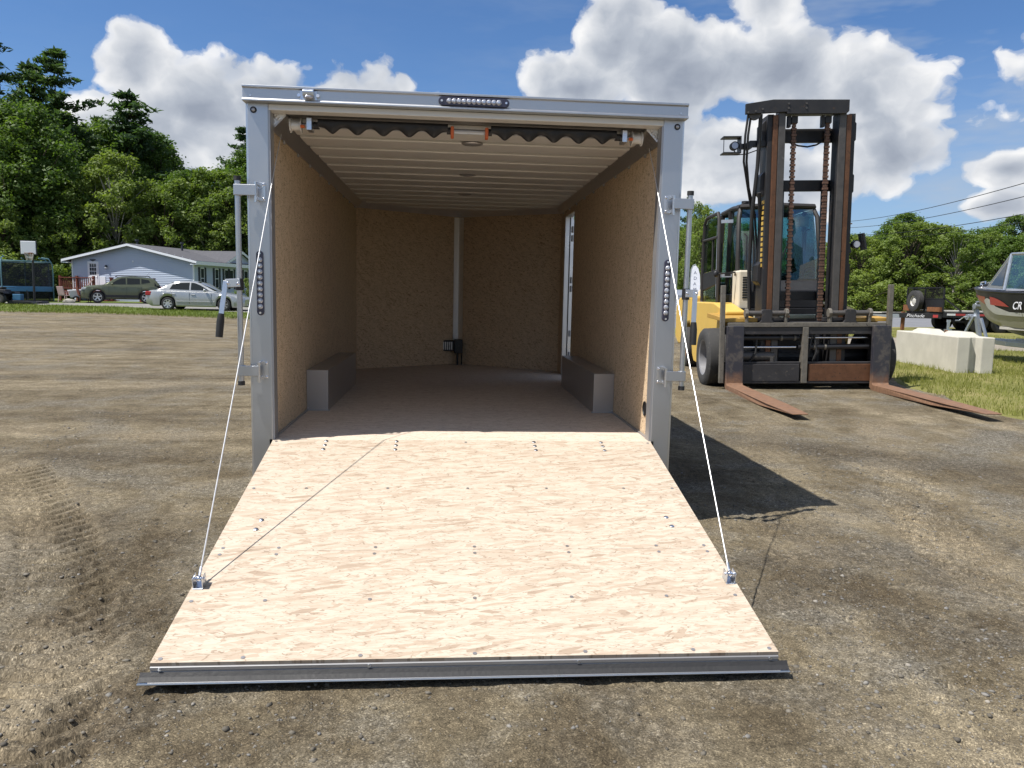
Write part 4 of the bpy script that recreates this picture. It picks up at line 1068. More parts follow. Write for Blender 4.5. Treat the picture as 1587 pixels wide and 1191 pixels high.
b = MB(); b.cyl((.82, .26, 2.36), (.82, .36, 2.36), .068, n=18); L = fb(b, 'work_light', 'black_plastic', FK, True, 0)
b = MB(); b.cyl((.82, .255, 2.36), (.82, .2605, 2.36), .052, n=18); fb(b, 'light_lens', 'lens', L, False, 0)
b = MB(); b.beam((.70, .31, 2.22), (.645, .31, 2.47), .2, .045, (1, 0, 0)); b.beam((.96, .31, 2.27), (.905, .31, 2.54), .2, .03, (1, 0, 0)); b.beam((.62, .38, 2.33), (.96, .38, 2.40), .03, .05); fb(b, 'light_guard', 'black_paint', L, bevel=.003)
# wheels
def fwheel(x, y, r, w_, side, rimmat):
    b = MB(); h = w_/2
    b.lathe([(-h*.92, r*.60), (-h, r*.72), (-h*.97, r*.90), (-h*.80, r*.985), (0, r), (h*.80, r*.985), (h*.97, r*.90), (h, r*.72), (h*.92, r*.60)], (x, y, r-.03), 'x', 44)
    wv = fb(b, 'wheel', 'tyre', FK, True, 0)
    b = MB(); b.lathe([(side*h*.93, r*.605), (side*h*.86, r*.56), (side*h*.2, r*.53), (side*h*.1, r*.42), (side*h*.25, r*.2), (side*h*.3, .01)], (x, y, r-.03), 'x', 36); fb(b, 'rim', rimmat, wv, True, 0)
    b = MB()
    for i in range(8):
        a = i*PI/4; b.cyl((x+side*h*.08, y+r*.34*math.cos(a), r-.03+r*.34*math.sin(a)), (x+side*h*.32, y+r*.34*math.cos(a), r-.03+r*.34*math.sin(a)), .018, n=6)
    fb(b, 'wheel_nut', 'rust', wv, False, 0)
fwheel(-1.355, .68, .505, .43, -1, 'rim_grey'); fwheel(1.34, .68, .505, .43, 1, 'rim_grey')
fwheel(-1.02, 4.15, .44, .34, -1, 'rust'); fwheel(1.02, 4.15, .44, .34, 1, 'rust')
b = MB(); b.cyl((-1.15, .68, .49), (1.15, .68, .49), .17, n=18); b.box(-.35, .35, .55, 1.3, .25, .85); b.box(-.9, .9, 1.3, 4.4, .32, .62); fb(b, 'drive_axle', 'black_paint')
# body
b = MB()
for s in (-1, 1):
    b.prism([(1.28, .20), (1.22, .62), (1.16, .98), (1.0, 1.16), (.80, 1.20), (.80, 1.26), (1.7, 1.40), (3.55, 1.40), (3.75, 1.15), (3.72, .98), (3.45, .30), (3.3, .18), (2.2, .14)], 'x', s*.80, s*1.15)
bd = fb(b, 'body', 'yellow', bevel=.02)
for s in (-1, 1):
    b = MB(); b.prism([(.10, 1.10), (.10, 1.16), (1.35, 1.22), (1.35, 1.14)], 'x', s*.80, s*1.34); fb(b, 'mudguard', 'yellow_dirty', bd)
    b = MB(); b.box(s*.95, s*1.16, 1.75, 2.35, .46, .52); b.box(s*.95, s*1.16, 1.75, 2.35, .84, .90); fb(b, 'step', 'black_paint', bd)
b = MB(); b.prism([(3.76, .60), (3.76, 1.52), (5.1, 1.48), (5.45, 1.30), (5.5, .55), (5.2, .42), (4.75, .42), (4.6, .9), (3.9, .95)], 'x', -1.12, 1.12); fb(b, 'counterweight', 'yellow', bd, bevel=.05)
b = MB(); b.prism([(3.18, 1.401), (3.18, 1.80), (4.2, 1.78), (5.0, 1.60), (5.0, 1.47)], 'x', -.75, .75); fb(b, 'hood', 'cream', bd, bevel=.04)
b = MB(); b.box(-.79, .79, 1.25, 3.7, .62, 1.30); fb(b, 'chassis_core', 'black_paint', bd)
b = MB(); b.box(-.60, .60, .95, 1.05, 1.12, 1.20); fb(b, 'front_crossmember', 'amber_glass', bd, bevel=.02)
b = MB(); b.cyl((1.0, 2.9, 1.38), (1.0, 2.9, 1.50), .2, n=16); fb(b, 'fuel_cap', 'black_paint', bd, True, 0)
b = MB()
b.box(-.79, -.56, 1.35, 1.80, 1.28, 1.98); ac = fb(b, 'intake_box', 'cream', bd, bevel=.03)
b = MB()
for i in range(9): b.box(-.72, -.62, 1.340, 1.3495, 1.48+i*.045, 1.505+i*.045)
fb(b, 'intake_slot', 'black_paint', ac, bevel=0)
# cab
C0, C1, CT = 1.70, 3.15, 3.16
W0 = .76
b = MB()
b.box(-W0, W0, C0-.25, C1, 1.30, 1.56)
b.prism([(C0-.30, 1.30), (C0-.30, 1.62), (C0+.02, 1.86), (C0+.35, 1.62), (C0+.35, 1.30)], 'x', -W0+.01, W0-.01)
cab = fb(b, 'cab', 'black_plastic', bevel=.02)
b = MB()
for s in (-1, 1):
    b.tube([(s*(W0-.03), C0-.02, 1.55), (s*(W0-.02), C0-.06, 2.2), (s*(W0-.05), C0+.06, 2.95), (s*(W0-.10), C0+.16, CT-.04)], .042, 8)
    b.beam((s*(W0-.02), C1-.05, 1.5), (s*(W0-.08), C1-.08, CT-.05), .08, .08)
    b.beam((s*(W0-.03), C0+.72, 1.55), (s*(W0-.06), C0+.70, CT-.05), .06, .05)
    b.tube([(s*(W0-.10), C0+.12, CT-.03), (s*(W0-.09), C0+.6, CT), (s*(W0-.09), C1-.06, CT-.02)], .05, 8)
    b.beam((s*(W0-.02), C0, 2.02), (s*(W0-.02), C1-.05, 2.02), .05, .04) if s > 0 else None
b.tube([(-W0+.08, C0+.13, CT-.02), (0, C0+.08, CT+.005), (W0-.08, C0+.13, CT-.02)], .05, 8)
b.beam((-W0+.06, C1-.07, CT-.05), (W0-.06, C1-.07, CT-.05), .08, .08)
b.beam((-W0+.03, C0-.03, 1.60), (W0-.03, C0-.03, 1.60), .08, .08)
fb(b, 'cab_frame', 'cab_frame', cab, True, 0)
b = MB(); b.prism([(C0+.10, CT-.02), (C0+.10, CT+.03), (C0+.4, CT+.055), (C1-.1, CT+.04), (C1-.05, CT-.02)], 'x', -W0+.10, W0-.10); rf = fb(b, 'cab_roof', 'cab_frame', cab, bevel=.02)
b = MB(); b.cyl((-.48, C0+.5, CT+.05), (-.48, C0+.5, CT+.13), .07, n=14); b.tube([(-.6, C0+.4, CT+.05), (-.48, C0+.4, CT+.11), (-.36, C0+.4, CT+.05)], .012, 6); fb(b, 'beacon', 'black_plastic', cab, True, 0)
for nm, pts in (('windscreen', [(-W0+.07, C0-.045, 1.64), (W0-.07, C0-.045, 1.64), (W0-.05, C0-.07, 2.2), (W0-.12, C0+.10, CT-.07), (-W0+.12, C0+.10, CT-.07), (-W0+.05, C0-.07, 2.2)]),
                ('rear_window', [(-W0+.08, C1-.07, 1.6), (W0-.08, C1-.07, 1.6), (W0-.14, C1-.08, CT-.08), (-W0+.14, C1-.08, CT-.08)]),
                ('side_window', [(W0-.03, C0+.02, 1.58), (W0-.03, C1-.08, 1.58), (W0-.09, C1-.1, CT-.07), (W0-.10, C0+.14, CT-.07)]),
                ('side_window', [(-W0+.03, C0+.02, 1.58), (-W0+.03, C0+.68, 1.58), (-W0+.08, C0+.66, CT-.07), (-W0+.10, C0+.14, CT-.07)])):
    b = MB(); n_ = Vector(pts[1])-Vector(pts[0]); n_ = n_.cross(Vector(pts[2])-Vector(pts[0])).normalized()*.006
    k = len(pts); b._add([Vector(p) for p in pts]+[Vector(p)+n_ for p in pts], [tuple(range(k)), tuple(range(2*k-1, k-1, -1))]+[(i, (i+1) % k, k+(i+1) % k, k+i) for i in range(k)])
    fb(b, nm, 'glass', cab, bevel=0)
b = MB(); b.box(-.26, .26, 2.35, 2.85, 1.70, 1.84); b.prism([(2.78, 1.84), (2.95, 2.55), (3.03, 2.55), (2.90, 1.84)], 'x', -.24, .24); b.box(-.2, .2, 2.5, 2.8, 1.5, 1.7); fb(b, 'operator_seat', 'seat_fabric', cab, bevel=.04)
b = MB(); b.lathe([(-.015, .185), (0, .20), (.015, .185), (0, .170), (-.015, .185)], (0, 0, 0), 'z', 28); b.beam((-.18, 0, 0), (.18, 0, 0), .03, .015); b.cyl((0, 0, -.35), (0, 0, 0), .03, n=10)
sw = b.build('steering_wheel', 'black_plastic', cab, smooth=True, loc=(-.05, C0+.33, 2.12)); sw.rotation_euler = (.6, 0, 0)
b = MB(); b.prism([(C0-.02, 1.56), (C0+.02, 1.90), (C0+.22, 1.86), (C0+.30, 1.56)], 'x', -.30, .25); b.box(.36, .55, 2.2, 2.7, 1.56, 1.95); fb(b, 'dashboard', 'black_plastic', cab, bevel=.03)
b = MB(); b.tube([(.40, 2.3, 1.95), (.38, 2.22, 2.1)], .012, 6); b.tube([(.47, 2.3, 1.95), (.46, 2.22, 2.08)], .012, 6); b.sph((.38, 2.22, 2.11), .025); b.sph((.46, 2.22, 2.09), .025); fb(b, 'control_lever', 'rust', cab, True, 0)
b = MB(); b.box(.40, .58, C0+.10, C0+.13, 2.78, 2.96); b.tube([(.62, C0+.1, 3.0), (.5, C0+.1, 2.95)], .012, 6); fb(b, 'mirror', 'cream', cab, bevel=.02)
b = MB(); b.tube([(.66, C0+.3, 2.75), (.60, C0+.3, 2.72), (.60, C0+.3, 2.0), (.66, C0+.3, 1.96)], .018, 8); b.tube([(-.66, C0-.14, 2.65), (-.62, C0-.18, 2.6), (-.62, C0-.18, 1.85)], .014, 8); fb(b, 'grab_rail', 'black_paint', cab, True, 0)
b = MB(); b.tube([(-.3, C0-.10, 1.72), (-.1, C0-.12, 2.0), (.05, C0-.11, 2.3)], .012, 6); b.beam((.0, C0-.10, 2.05), (.16, C0-.09, 2.5), .03, .015); fb(b, 'wiper', 'black_paint', cab, True, 0)
# open cab door standing off the left side
DX = -1.00
b = MB()
dp = [(2.02, 1.36), (2.00, 2.05), (2.03, 2.95), (2.10, 3.06), (2.9, 3.05), (3.10, 2.95), (3.20, 2.2), (3.22, 1.42), (3.14, 1.34)]
b.tube([(DX-.02*(y-2), y, z_) for y, z_ in dp]+[(DX, 2.02, 1.36)], .036, 8)
b.tube([(DX-.02, 2.02, 2.62), (DX-.03, 3.16, 2.62)], .026, 8)
b.tube([(DX-.01, 2.45, 1.95), (DX-.01, 2.45, 2.62)], .016, 8)
b.tube([(DX+.03, 2.12, 2.55), (DX+.07, 2.14, 2.5), (DX+.07, 2.14, 1.98), (DX+.03, 2.12, 1.92)], .018, 8)
dr = fb(b, 'cab_door', 'cab_frame', cab, True, 0)
b = MB(); b.prism([(2.04, 1.74), (2.04, 2.02), (3.16, 1.96), (3.18, 1.62)], 'x', DX-.03, DX+.02); fb(b, 'door_panel', 'black_plastic', dr, bevel=.01)
b = MB(); b.prism([(2.05, 2.03), (2.05, 2.98), (2.88, 3.02), (3.06, 2.92), (3.15, 1.98)], 'x', DX-.004, DX+.004); fb(b, 'door_glass', 'glass', dr, bevel=0)
b = MB(); b.prism([(2.05, 1.40), (2.05, 1.73), (3.15, 1.62), (3.16, 1.40)], 'x', DX-.004, DX+.004); fb(b, 'door_glass', 'glass', dr, bevel=0)
b = MB(); b.beam((DX, 2.04, 2.9), (-W0, C0+.25, 2.9), .04, .06); b.beam((DX, 2.04, 1.9), (-W0, C0+.25, 1.9), .04, .06); b.tube([(DX-.02, 2.06, 2.84), (DX-.02, 2.06, 1.5)], .012, 6); fb(b, 'door_hinge', 'galv', dr, bevel=0)
b = MB(); b.tube([(-.78, C0-.05, 1.9), (-.82, C0-.2, 1.95), (-1.15, C0-.2, 1.92)], .016, 6); b.sph((-1.16, C0-.2, 1.92), .05, .03, .06); b.box(-1.0, -.9, C0-.22, C0-.17, 1.88, 1.95); fb(b, 'door_mirror', 'black_plastic', cab, True, 0)
# ---------------------------------------------------------------- house on the left
HRZ = math.radians(-14.88); HO = (-16.3, 45.5, .40)
HS = thing('house', 'single storey pale blue house with white trim and grey shingle roof', 'house', HO, HRZ)
HW, HDp, HE, HR = 8.72, 17.0, 2.72, 3.66
def hb(mb, name, mat, parent=None, **k): return mb.build(name, mat, parent or HS, **k)
b = MB(); b.prism([(-HW+.03, -.3), (-.03, -.3), (-.03, HE), (-HW/2, HR-.02), (-HW+.03, HE)], 'y', .03, HDp); core = hb(b, 'wall', 'siding')
# lap siding courses on front and right side
z = 0.0; k = 0
while z < HR-.05:
    z1 = z+.115
    if z < HE: xl, xr = -HW, 0.0
    else:
        f = (z-HE)/(HR-HE); xl, xr = -HW+f*HW/2+.02, -f*HW/2-.02
    if xr-xl > .1:
        b = MB(); b._add([(xl, -.004, z1-.004), (xr, -.004, z1-.004), (xr, -.022, z), (xl, -.022, z), (xr, .032, z), (xl, .032, z), (xr, .032, z1-.004), (xl, .032, z1-.004)],
                         [(0, 1, 2, 3), (3, 2, 4, 5), (0, 7, 6, 1), (0, 3, 5, 7), (1, 6, 4, 2)]); hb(b, 'siding_board', 'siding', core)
    if z < HE-.02:
        b = MB(); b._add([(.004-.03, .0, z1-.004), (.004-.03, HDp, z1-.004), (.022-.03, HDp, z), (.022-.03, 0, z), (-.035, HDp, z), (-.035, 0, z)], [(0, 1, 2, 3), (3, 2, 4, 5)]); hb(b, 'siding_board', 'siding', core)
    z = z1; k += 1
for x in (-HW-.02, -.06):
    b = MB(); b.box(x, x+.09, -.032, .05, -.25, HE); hb(b, 'corner_board', 'house_white')
OV = .40; sl = (HR-HE)/(HW/2); ovs = .45
zr = HR+.09; ze = HE-ovs*sl+.09
for s, nm in ((-1, 'roof_slope'), (1, 'roof_slope')):
    xe = -HW/2+s*(HW/2+ovs)
    b = MB(); b._add([(-HW/2, -OV, zr), (-HW/2, HDp+.3, zr), (xe, HDp+.3, ze), (xe, -OV, ze), (-HW/2, -OV, zr-.10), (-HW/2, HDp+.3, zr-.10), (xe, HDp+.3, ze-.10), (xe, -OV, ze-.10)],
                     [(0, 1, 2, 3), (7, 6, 5, 4), (0, 3, 7, 4), (1, 5, 6, 2), (2, 6, 7, 3), (0, 4, 5, 1)]); rf = hb(b, nm, 'shingle')
    b = MB(); b._add([(-HW/2, -OV-.02, zr-.03), (xe, -OV-.02, ze-.03), (xe, -OV-.02, ze-.17), (-HW/2, -OV-.02, zr-.17), (-HW/2, -OV+.01, zr-.03), (xe, -OV+.01, ze-.03), (xe, -OV+.01, ze-.17), (-HW/2, -OV+.01, zr-.17)],
                     [(0, 1, 2, 3), (4, 5, 6, 7), (0, 1, 5, 4), (3, 2, 6, 7), (1, 2, 6, 5)]); hb(b, 'rake_board', 'house_white', rf)
    b = MB(); b.box(xe-.02, xe+.02, -OV, HDp+.3, ze-.24, ze-.02); b.box(min(xe, xe-s*ovs), max(xe, xe-s*ovs), -OV+.02, HDp, ze-.25, ze-.20); hb(b, 'eave_board', 'house_white', rf)
for x, y in ((-5.1, 1.6), (-3.4, 4.0)):
    b = MB(); b.cyl((x, y, 3.4), (x, y, 4.05), .07, n=10); b.cyl((x, y, 4.0), (x, y, 4.12), .13, n=10); hb(b, 'roof_vent', 'shutter', None, smooth=True)
# front door with nine panes
b = MB(); b.box(-7.55, -6.75, -.045, .02, .95, 2.58); fr = hb(b, 'front_door', 'house_white')
b = MB(); b.box(-7.46, -6.84, -.058, -.0455, 1.0, 2.50); hb(b, 'door_leaf', 'white_trim', fr)
for i in range(3):
    for j in range(3):
        b = MB(); b.box(-7.38+i*.165, -7.245+i*.165, -.064, -.0585, 1.72+j*.25, 1.93+j*.25); hb(b, 'pane', 'window_glass', fr)
b = MB(); b.sph((-6.90, -.075, 1.62), .03); hb(b, 'door_knob', 'zinc', fr, smooth=True)
b = MB(); b.box(-6.72, -6.28, -.04, .01, -.2, 1.62); hb(b, 'vertical_panel', 'house_white')
b = MB(); b.cyl((-6.15, -.03, 2.30), (-6.15, -.16, 2.30), .05, n=12); b.cyl((-6.15, -.12, 2.17), (-6.15, -.12, 2.36), .07, n=12); lmp = hb(b, 'porch_lamp', 'shutter', None, smooth=True)
b = MB(); b.sph((-6.15, -.12, 2.19), .075, .075, .07); hb(b, 'lamp_globe', 'house_white', lmp, smooth=True)
b = MB(); b.box(-7.35, -6.95, -.06, -.02, 2.68, 2.72); b.prism([(-7.33, 2.66), (-6.97, 2.66), (-7.15, 2.58)], 'y', -.055, -.02); hb(b, 'door_ornament', 'shutter')
b = MB(); b.prism([(-4.25+.09*math.cos(a)*(1 if i % 2 else .45), 2.62+.09*math.sin(a)*(1 if i % 2 else .45)) for i, a in enumerate(np.linspace(0, 2*PI, 11)[:-1])], 'y', -.04, -.015); hb(b, 'star_ornament', 'house_white')
# right side windows with dark shutters, small air conditioner
for y0, y1, nsh in ((.78, 1.12, 1), (2.45, 2.80, 1), (3.62, 4.0, 1), (4.25, 4.65, 1), (6.15, 6.6, 1)):
    b = MB(); b.box(-.03, .012, y0-.05, y1+.05, 1.02, 2.30); wn = hb(b, 'window', 'house_white')
    for za, zb in ((1.07, 1.62), (1.66, 2.25)):
        b = MB(); b.box(.0125, .017, y0, y1, za, zb); hb(b, 'pane', 'window_glass', wn)
    for ya in (y0-.26, y1+.07):
        b = MB(); b.box(-.03, .026, ya, ya+.19, .98, 2.34); hb(b, 'shutter', 'shutter', wn)
b = MB(); b.box(.0, .35, .76, 1.14, .98, 1.30); hb(b, 'air_conditioner', 'white_trim')
# cross gable
b = MB(); b.prism([(3.3, HE-.02), (5.4, 3.50), (7.5, HE-.02)], 'x', -3.0, .12); cgw = hb(b, 'dormer_gable', 'siding')
for s in (-1, 1):
    b = MB(); b._add([(.35, 5.4, 3.62), (-3.6, 5.4, 3.62), (-3.6, 5.4+s*2.3, 2.70), (.35, 5.4+s*2.3, 2.70), (.35, 5.4, 3.50), (-3.6, 5.4, 3.50), (-3.6, 5.4+s*2.3, 2.58), (.35, 5.4+s*2.3, 2.58)],
                     [(0, 1, 2, 3), (4, 5, 6, 7), (0, 3, 7, 4), (2, 3, 7, 6)]); hb(b, 'dormer_roof', 'shingle', cgw)
    b = MB(); b._add([(.36, 5.4, 3.60), (.36, 5.4+s*2.3, 2.68), (.36, 5.4+s*2.3, 2.52), (.36, 5.4, 3.44), (.33, 5.4, 3.60), (.33, 5.4+s*2.3, 2.68), (.33, 5.4+s*2.3, 2.52), (.33, 5.4, 3.44)], [(0, 1, 2, 3), (4, 5, 6, 7), (0, 1, 5, 4), (3, 2, 6, 7)]); hb(b, 'dormer_trim', 'house_white', cgw)
# red deck with balusters
DK = thing('deck', 'reddish brown wooden porch deck with railing at the house door', 'deck', HO, HRZ)
b = MB()
for i in range(12): b.box(-8.35+.0, -5.85, -1.62+i*.135, -1.495+i*.135, .66, .70)
b.box(-8.35, -5.85, -1.62, -1.58, .44, .655); b.box(-8.35, -8.31, -1.57, -.03, .44, .655); b.build('deck_floor', 'deck_red', DK)
for x, y in ((-8.3, -1.58), (-7.1, -1.58), (-5.9, -1.58), (-8.3, -.1)):
    b = MB(); b.box(x-.06, x+.06, y-.06, y+.06, -.3, 1.62); b.build('deck_post', 'deck_red', DK)
b = MB(); b.box(-8.36, -5.84, -1.66, -1.50, 1.48, 1.53); b.box(-8.3, -5.9, -1.60, -1.56, .80, .86); b.build('hand_rail', 'deck_red', DK)
b = MB(); b.box(-8.36, -8.22, -1.5, -.05, 1.48, 1.53); b.build('hand_rail', 'deck_red', DK)
for i in range(16):
    x = -8.17+i*.145
    b = MB(); b.box(x-.025, x+.025, -1.60, -1.56, .86, 1.48); b.build('baluster', 'deck_red', DK)
for i in range(3):
    b = MB(); b.box(-5.85+i*.28, -5.57+i*.28, -1.55, -.45, .44-i*.18, .49-i*.18); b.build('deck_step', 'deck_red', DK)
b = MB(); b.beam((-6.35, -1.66, .95), (-5.9, -1.66, 1.40), .06, .09); b.build('leaning_board', 'pink_plastic', DK)
# second low railing seen above the parked vehicle
RG = thing('wooden_ramp_railing', 'low red wooden railing along the house wall behind the green vehicle', 'railing', HO, HRZ)
for x in (-5.1, -3.05, -2.15):
    b = MB(); b.box(x-.07, x+.07, -1.07, -.93, -.2, 1.50); b.box(x-.10, x+.10, -1.10, -.90, 1.50, 1.55); b.build('railing_post', 'deck_red', RG)
b = MB(); b.box(-5.1, -2.15, -1.03, -.97, 1.28, 1.36); b.build('rail', 'deck_red', RG)
# patio clutter beside the deck
def lawn_chair(loc, rz, label, mat):
    T = thing('patio_chair', label, 'chair', loc, rz)
    b = MB(); b.box(-.26, .26, -.26, .26, .40, .44); b.build('seat', mat, T, bevel=.015)
    b = MB(); b.prism([(.24, .44), (.36, .95), (.41, .95), (.29, .44)], 'x', -.26, .26); b.build('backrest', mat, T, bevel=.015)
    for x in (-.24, .24):
        for y in (-.24, .26):
            b = MB(); b.beam((x, y, .41), (x*1.1, y*1.15, 0), .035, .035); b.build('leg', mat, T)
        b = MB(); b.beam((x, -.26, .64), (x, .32, .66), .05, .03); b.beam((x, -.24, .42), (x, -.24, .64), .03, .03); b.build('arm_rest', mat, T)
lawn_chair((-22.75, 42.6, .385), 2.7, 'faded pink plastic patio chair nearest the trampoline', 'pink_plastic')
lawn_chair((-21.75, 42.7, .385), 2.2, 'dull red patio chair against the deck front', 'deck_red')
T = thing('garden_cart', 'small pale garden cart with wheels beside the deck', 'cart', (-22.3, 42.9, .385), .4)
b = MB(); b.prism([(-.45, .75), (-.30, .30), (.35, .30), (.55, .80)], 'y', -.26, .26); b.build('tub', 'white_trim', T, bevel=.03)
for s in (-1, 1):
    b = MB(); b.lathe([(-.03, .12), (-.04, .2), (.04, .2), (.03, .12)], (0, s*.32, .2), 'y', 20); b.build('wheel', 'rubber', T, smooth=True)
b = MB(); b.tube([(.4, -.2, .6), (.9, -.2, .95), (.9, .2, .95), (.4, .2, .6)], .02, 6); b.build('handle', 'galv', T)
# boulder
rg = random.Random(3)
bm = bmesh.new(); bmesh.ops.create_icosphere(bm, subdivisions=2, radius=1)
for v in bm.verts: v.co *= 1+rg.uniform(-.16, .16); v.co = Vector((v.co.x*.33, v.co.y*.25, v.co.z*.19))
me = bpy.data.meshes.new('boulder'); bm.to_mesh(me); bm.free(); me.materials.append(MATS['stone'])
o = bpy.data.objects.new('boulder', me); COL.objects.link(o); o.location = (-21.9, 41.2, .47); tag(o, 'rounded grey rock on the lawn edge near the deck', 'rock')

# ---------------------------------------------------------------- trampoline, hoop, quad bike
T = thing('trampoline', 'round trampoline with blue skirt and dark safety net under the trees', 'trampoline', (-26.0, 43.3, .39))
R0 = 2.0
b = MB(); b.lathe([(.85, .05), (.86, R0-.2), (.86, R0-.2)], (0, 0, 0), 'z', 36); b.build('jump_mat', 'black_plastic', T)
b = MB(); b.lathe([(.88, R0-.3), (.90, R0), (.80, R0+.02), (.62, R0+.02), (.62, R0-.0), (.84, R0-.3)], (0, 0, 0), 'z', 36); b.build('edge_pad', 'blue_pad', T, smooth=True)
b = MB(); b.lathe([(.02, R0-.04), (.60, R0-.02)], (0, 0, 0), 'z', 36); b.build('lower_skirt', 'netting', T)
b = MB(); b.lathe([(.90, R0-.02), (2.35, R0-.06)], (0, 0, 0), 'z', 36); b.build('safety_net', 'netting', T)
for i in range(8):
    a = i*PI/4+.2; c_, s_ = math.cos(a), math.sin(a)
    b = MB(); b.tube([((R0+.05)*c_, (R0+.05)*s_, .0), ((R0+.08)*c_, (R0+.08)*s_, 1.6), ((R0+.06)*c_, (R0+.06)*s_, 2.2), ((R0-.12)*c_, (R0-.12)*s_, 2.55), ((R0-.5)*c_, (R0-.5)*s_, 2.62)], .035, 8); b.build('net_pole', 'teal_pole', T, smooth=True)
b = MB(); b.tube([((R0-.06)*math.cos(a), (R0-.06)*math.sin(a), 2.36) for a in np.linspace(0, 2*PI, 37)], .04, 6); b.build('net_rim', 'teal_pole', T, smooth=True)

T = thing('basketball_hoop', 'freestanding basketball hoop with grey backboard by the trampoline', 'basketball hoop', (-22.6, 38.85, .345), .15)
b = MB(); b.cyl((0, 0, .1), (0, .05, 2.6), .055, n=12); b.beam((0, .05, 2.3), (0, -.45, 2.95), .06, .06); b.build('pole', 'black_paint', T, smooth=True)
b = MB(); b.prism([(-.55, 0.0), (.55, 0), (.42, .18), (-.42, .18)], 'y', -.2, .75); b.build('base', 'black_plastic', T, bevel=.03)
b = MB(); b.box(-.36, .36, -.53, -.48, 2.68, 3.36); bb = b.build('backboard', 'house_white', T, bevel=.02)
b = MB(); b.box(-.40, .40, -.478, -.45, 2.64, 3.40); b.build('backboard_frame', 'black_paint', bb)
b = MB(); b.tube([(.12+.23*math.cos(a), -.79+.23*math.sin(a), 2.72) for a in np.linspace(0, 2*PI, 21)], .012, 6); b.box(.02, .22, -.56, -.53, 2.62, 2.76); b.build('rim', 'rust', T)
b = MB()
for i in range(12):
    a = i*PI/6; b.tube([(.12+.22*math.cos(a), -.79+.22*math.sin(a), 2.71), (.12+.13*math.cos(a+.3), -.79+.13*math.sin(a+.3), 2.35)], .008, 4)
    b.tube([(.12+.22*math.cos(a), -.79+.22*math.sin(a), 2.71), (.12+.13*math.cos(a-.3), -.79+.13*math.sin(a-.3), 2.35)], .008, 4)
b.build('net', 'plank', T)

T = thing('quad_bike', 'dark quad bike with chunky tyres parked by the trampoline', 'quad bike', (-24.3, 38.3, .345), math.radians(168))
b = MB(); b.prism([(-.85, .55), (-.75, .78), (-.25, .80), (.05, .70), (.35, .86), (.80, .78), (.95, .55), (.4, .38), (-.4, .36)], 'y', -.22, .22); b.build('body', 'black_plastic', T, bevel=.04)
b = MB(); b.box(-.55, .05, -.17, .17, .80, .92); b.build('seat', 'rubber', T, bevel=.04)
for x in (-.62, .62):
    for s in (-1, 1):
        b = MB(); b.lathe([(-.11, .13), (-.13, .22), (-.10, .30), (.10, .30), (.13, .22), (.11, .13)], (x, s*.42, .30), 'y', 24); wq = b.build('wheel', 'tyre', T, smooth=True)
        b = MB(); b.lathe([(s*.06, .01), (s*.05, .12), (s*.10, .14)], (x, s*.42, .30), 'y', 18); b.build('rim', 'rim_grey', wq, smooth=True)
        b = MB(); b.prism([(x-.38, .58), (x-.30, .68), (x+.30, .68), (x+.38, .56), (x+.30, .63), (x-.30, .63)], 'y', s*.22, s*.58); b.build('fender', 'black_paint', T)
b = MB(); b.tube([(.36, -.38, 1.08), (.42, -.15, 1.05), (.45, 0, .95), (.42, .15, 1.05), (.36, .38, 1.08)], .018, 8); b.cyl((.5, 0, .8), (.42, 0, 1.0), .03, n=8); b.build('handlebar', 'black_paint', T, smooth=True)
b = MB()
for i in range(4): b.box(.62+i*.09, .64+i*.09, -.3, .3, .88, .90); b.box(-.9+i*.09, -.88+i*.09, -.3, .3, .88, .90)
b.box(.60, .92, -.31, -.29, .86, .88); b.box(.60, .92, .29, .31, .86, .88); b.build('rack', 'black_paint', T)
b = MB(); b.box(.62, .9, -.16, .16, .90, 1.08); b.build('rack_bag', 'plank', T, bevel=.04)
T = thing('mower_deck', 'low dark mower attachment with blue box lying behind the quad bike', 'mower', (-22.9, 38.2, .34), .1)
b = MB(); b.prism([(-.6, .05), (-.5, .22), (.5, .20), (.75, .05)], 'y', -.35, .35); b.build('deck_plate', 'black_plastic', T, bevel=.02)
b = MB(); b.box(-.38, .02, -.2, .2, .23, .55); b.build('blue_box', 'blue_pad', T, bevel=.02)
b = MB(); b.tube([(.3, 0, .2), (.3, 0, .6), (.25, 0, .75)], .03, 8); b.build('lift_post', 'black_paint', T)

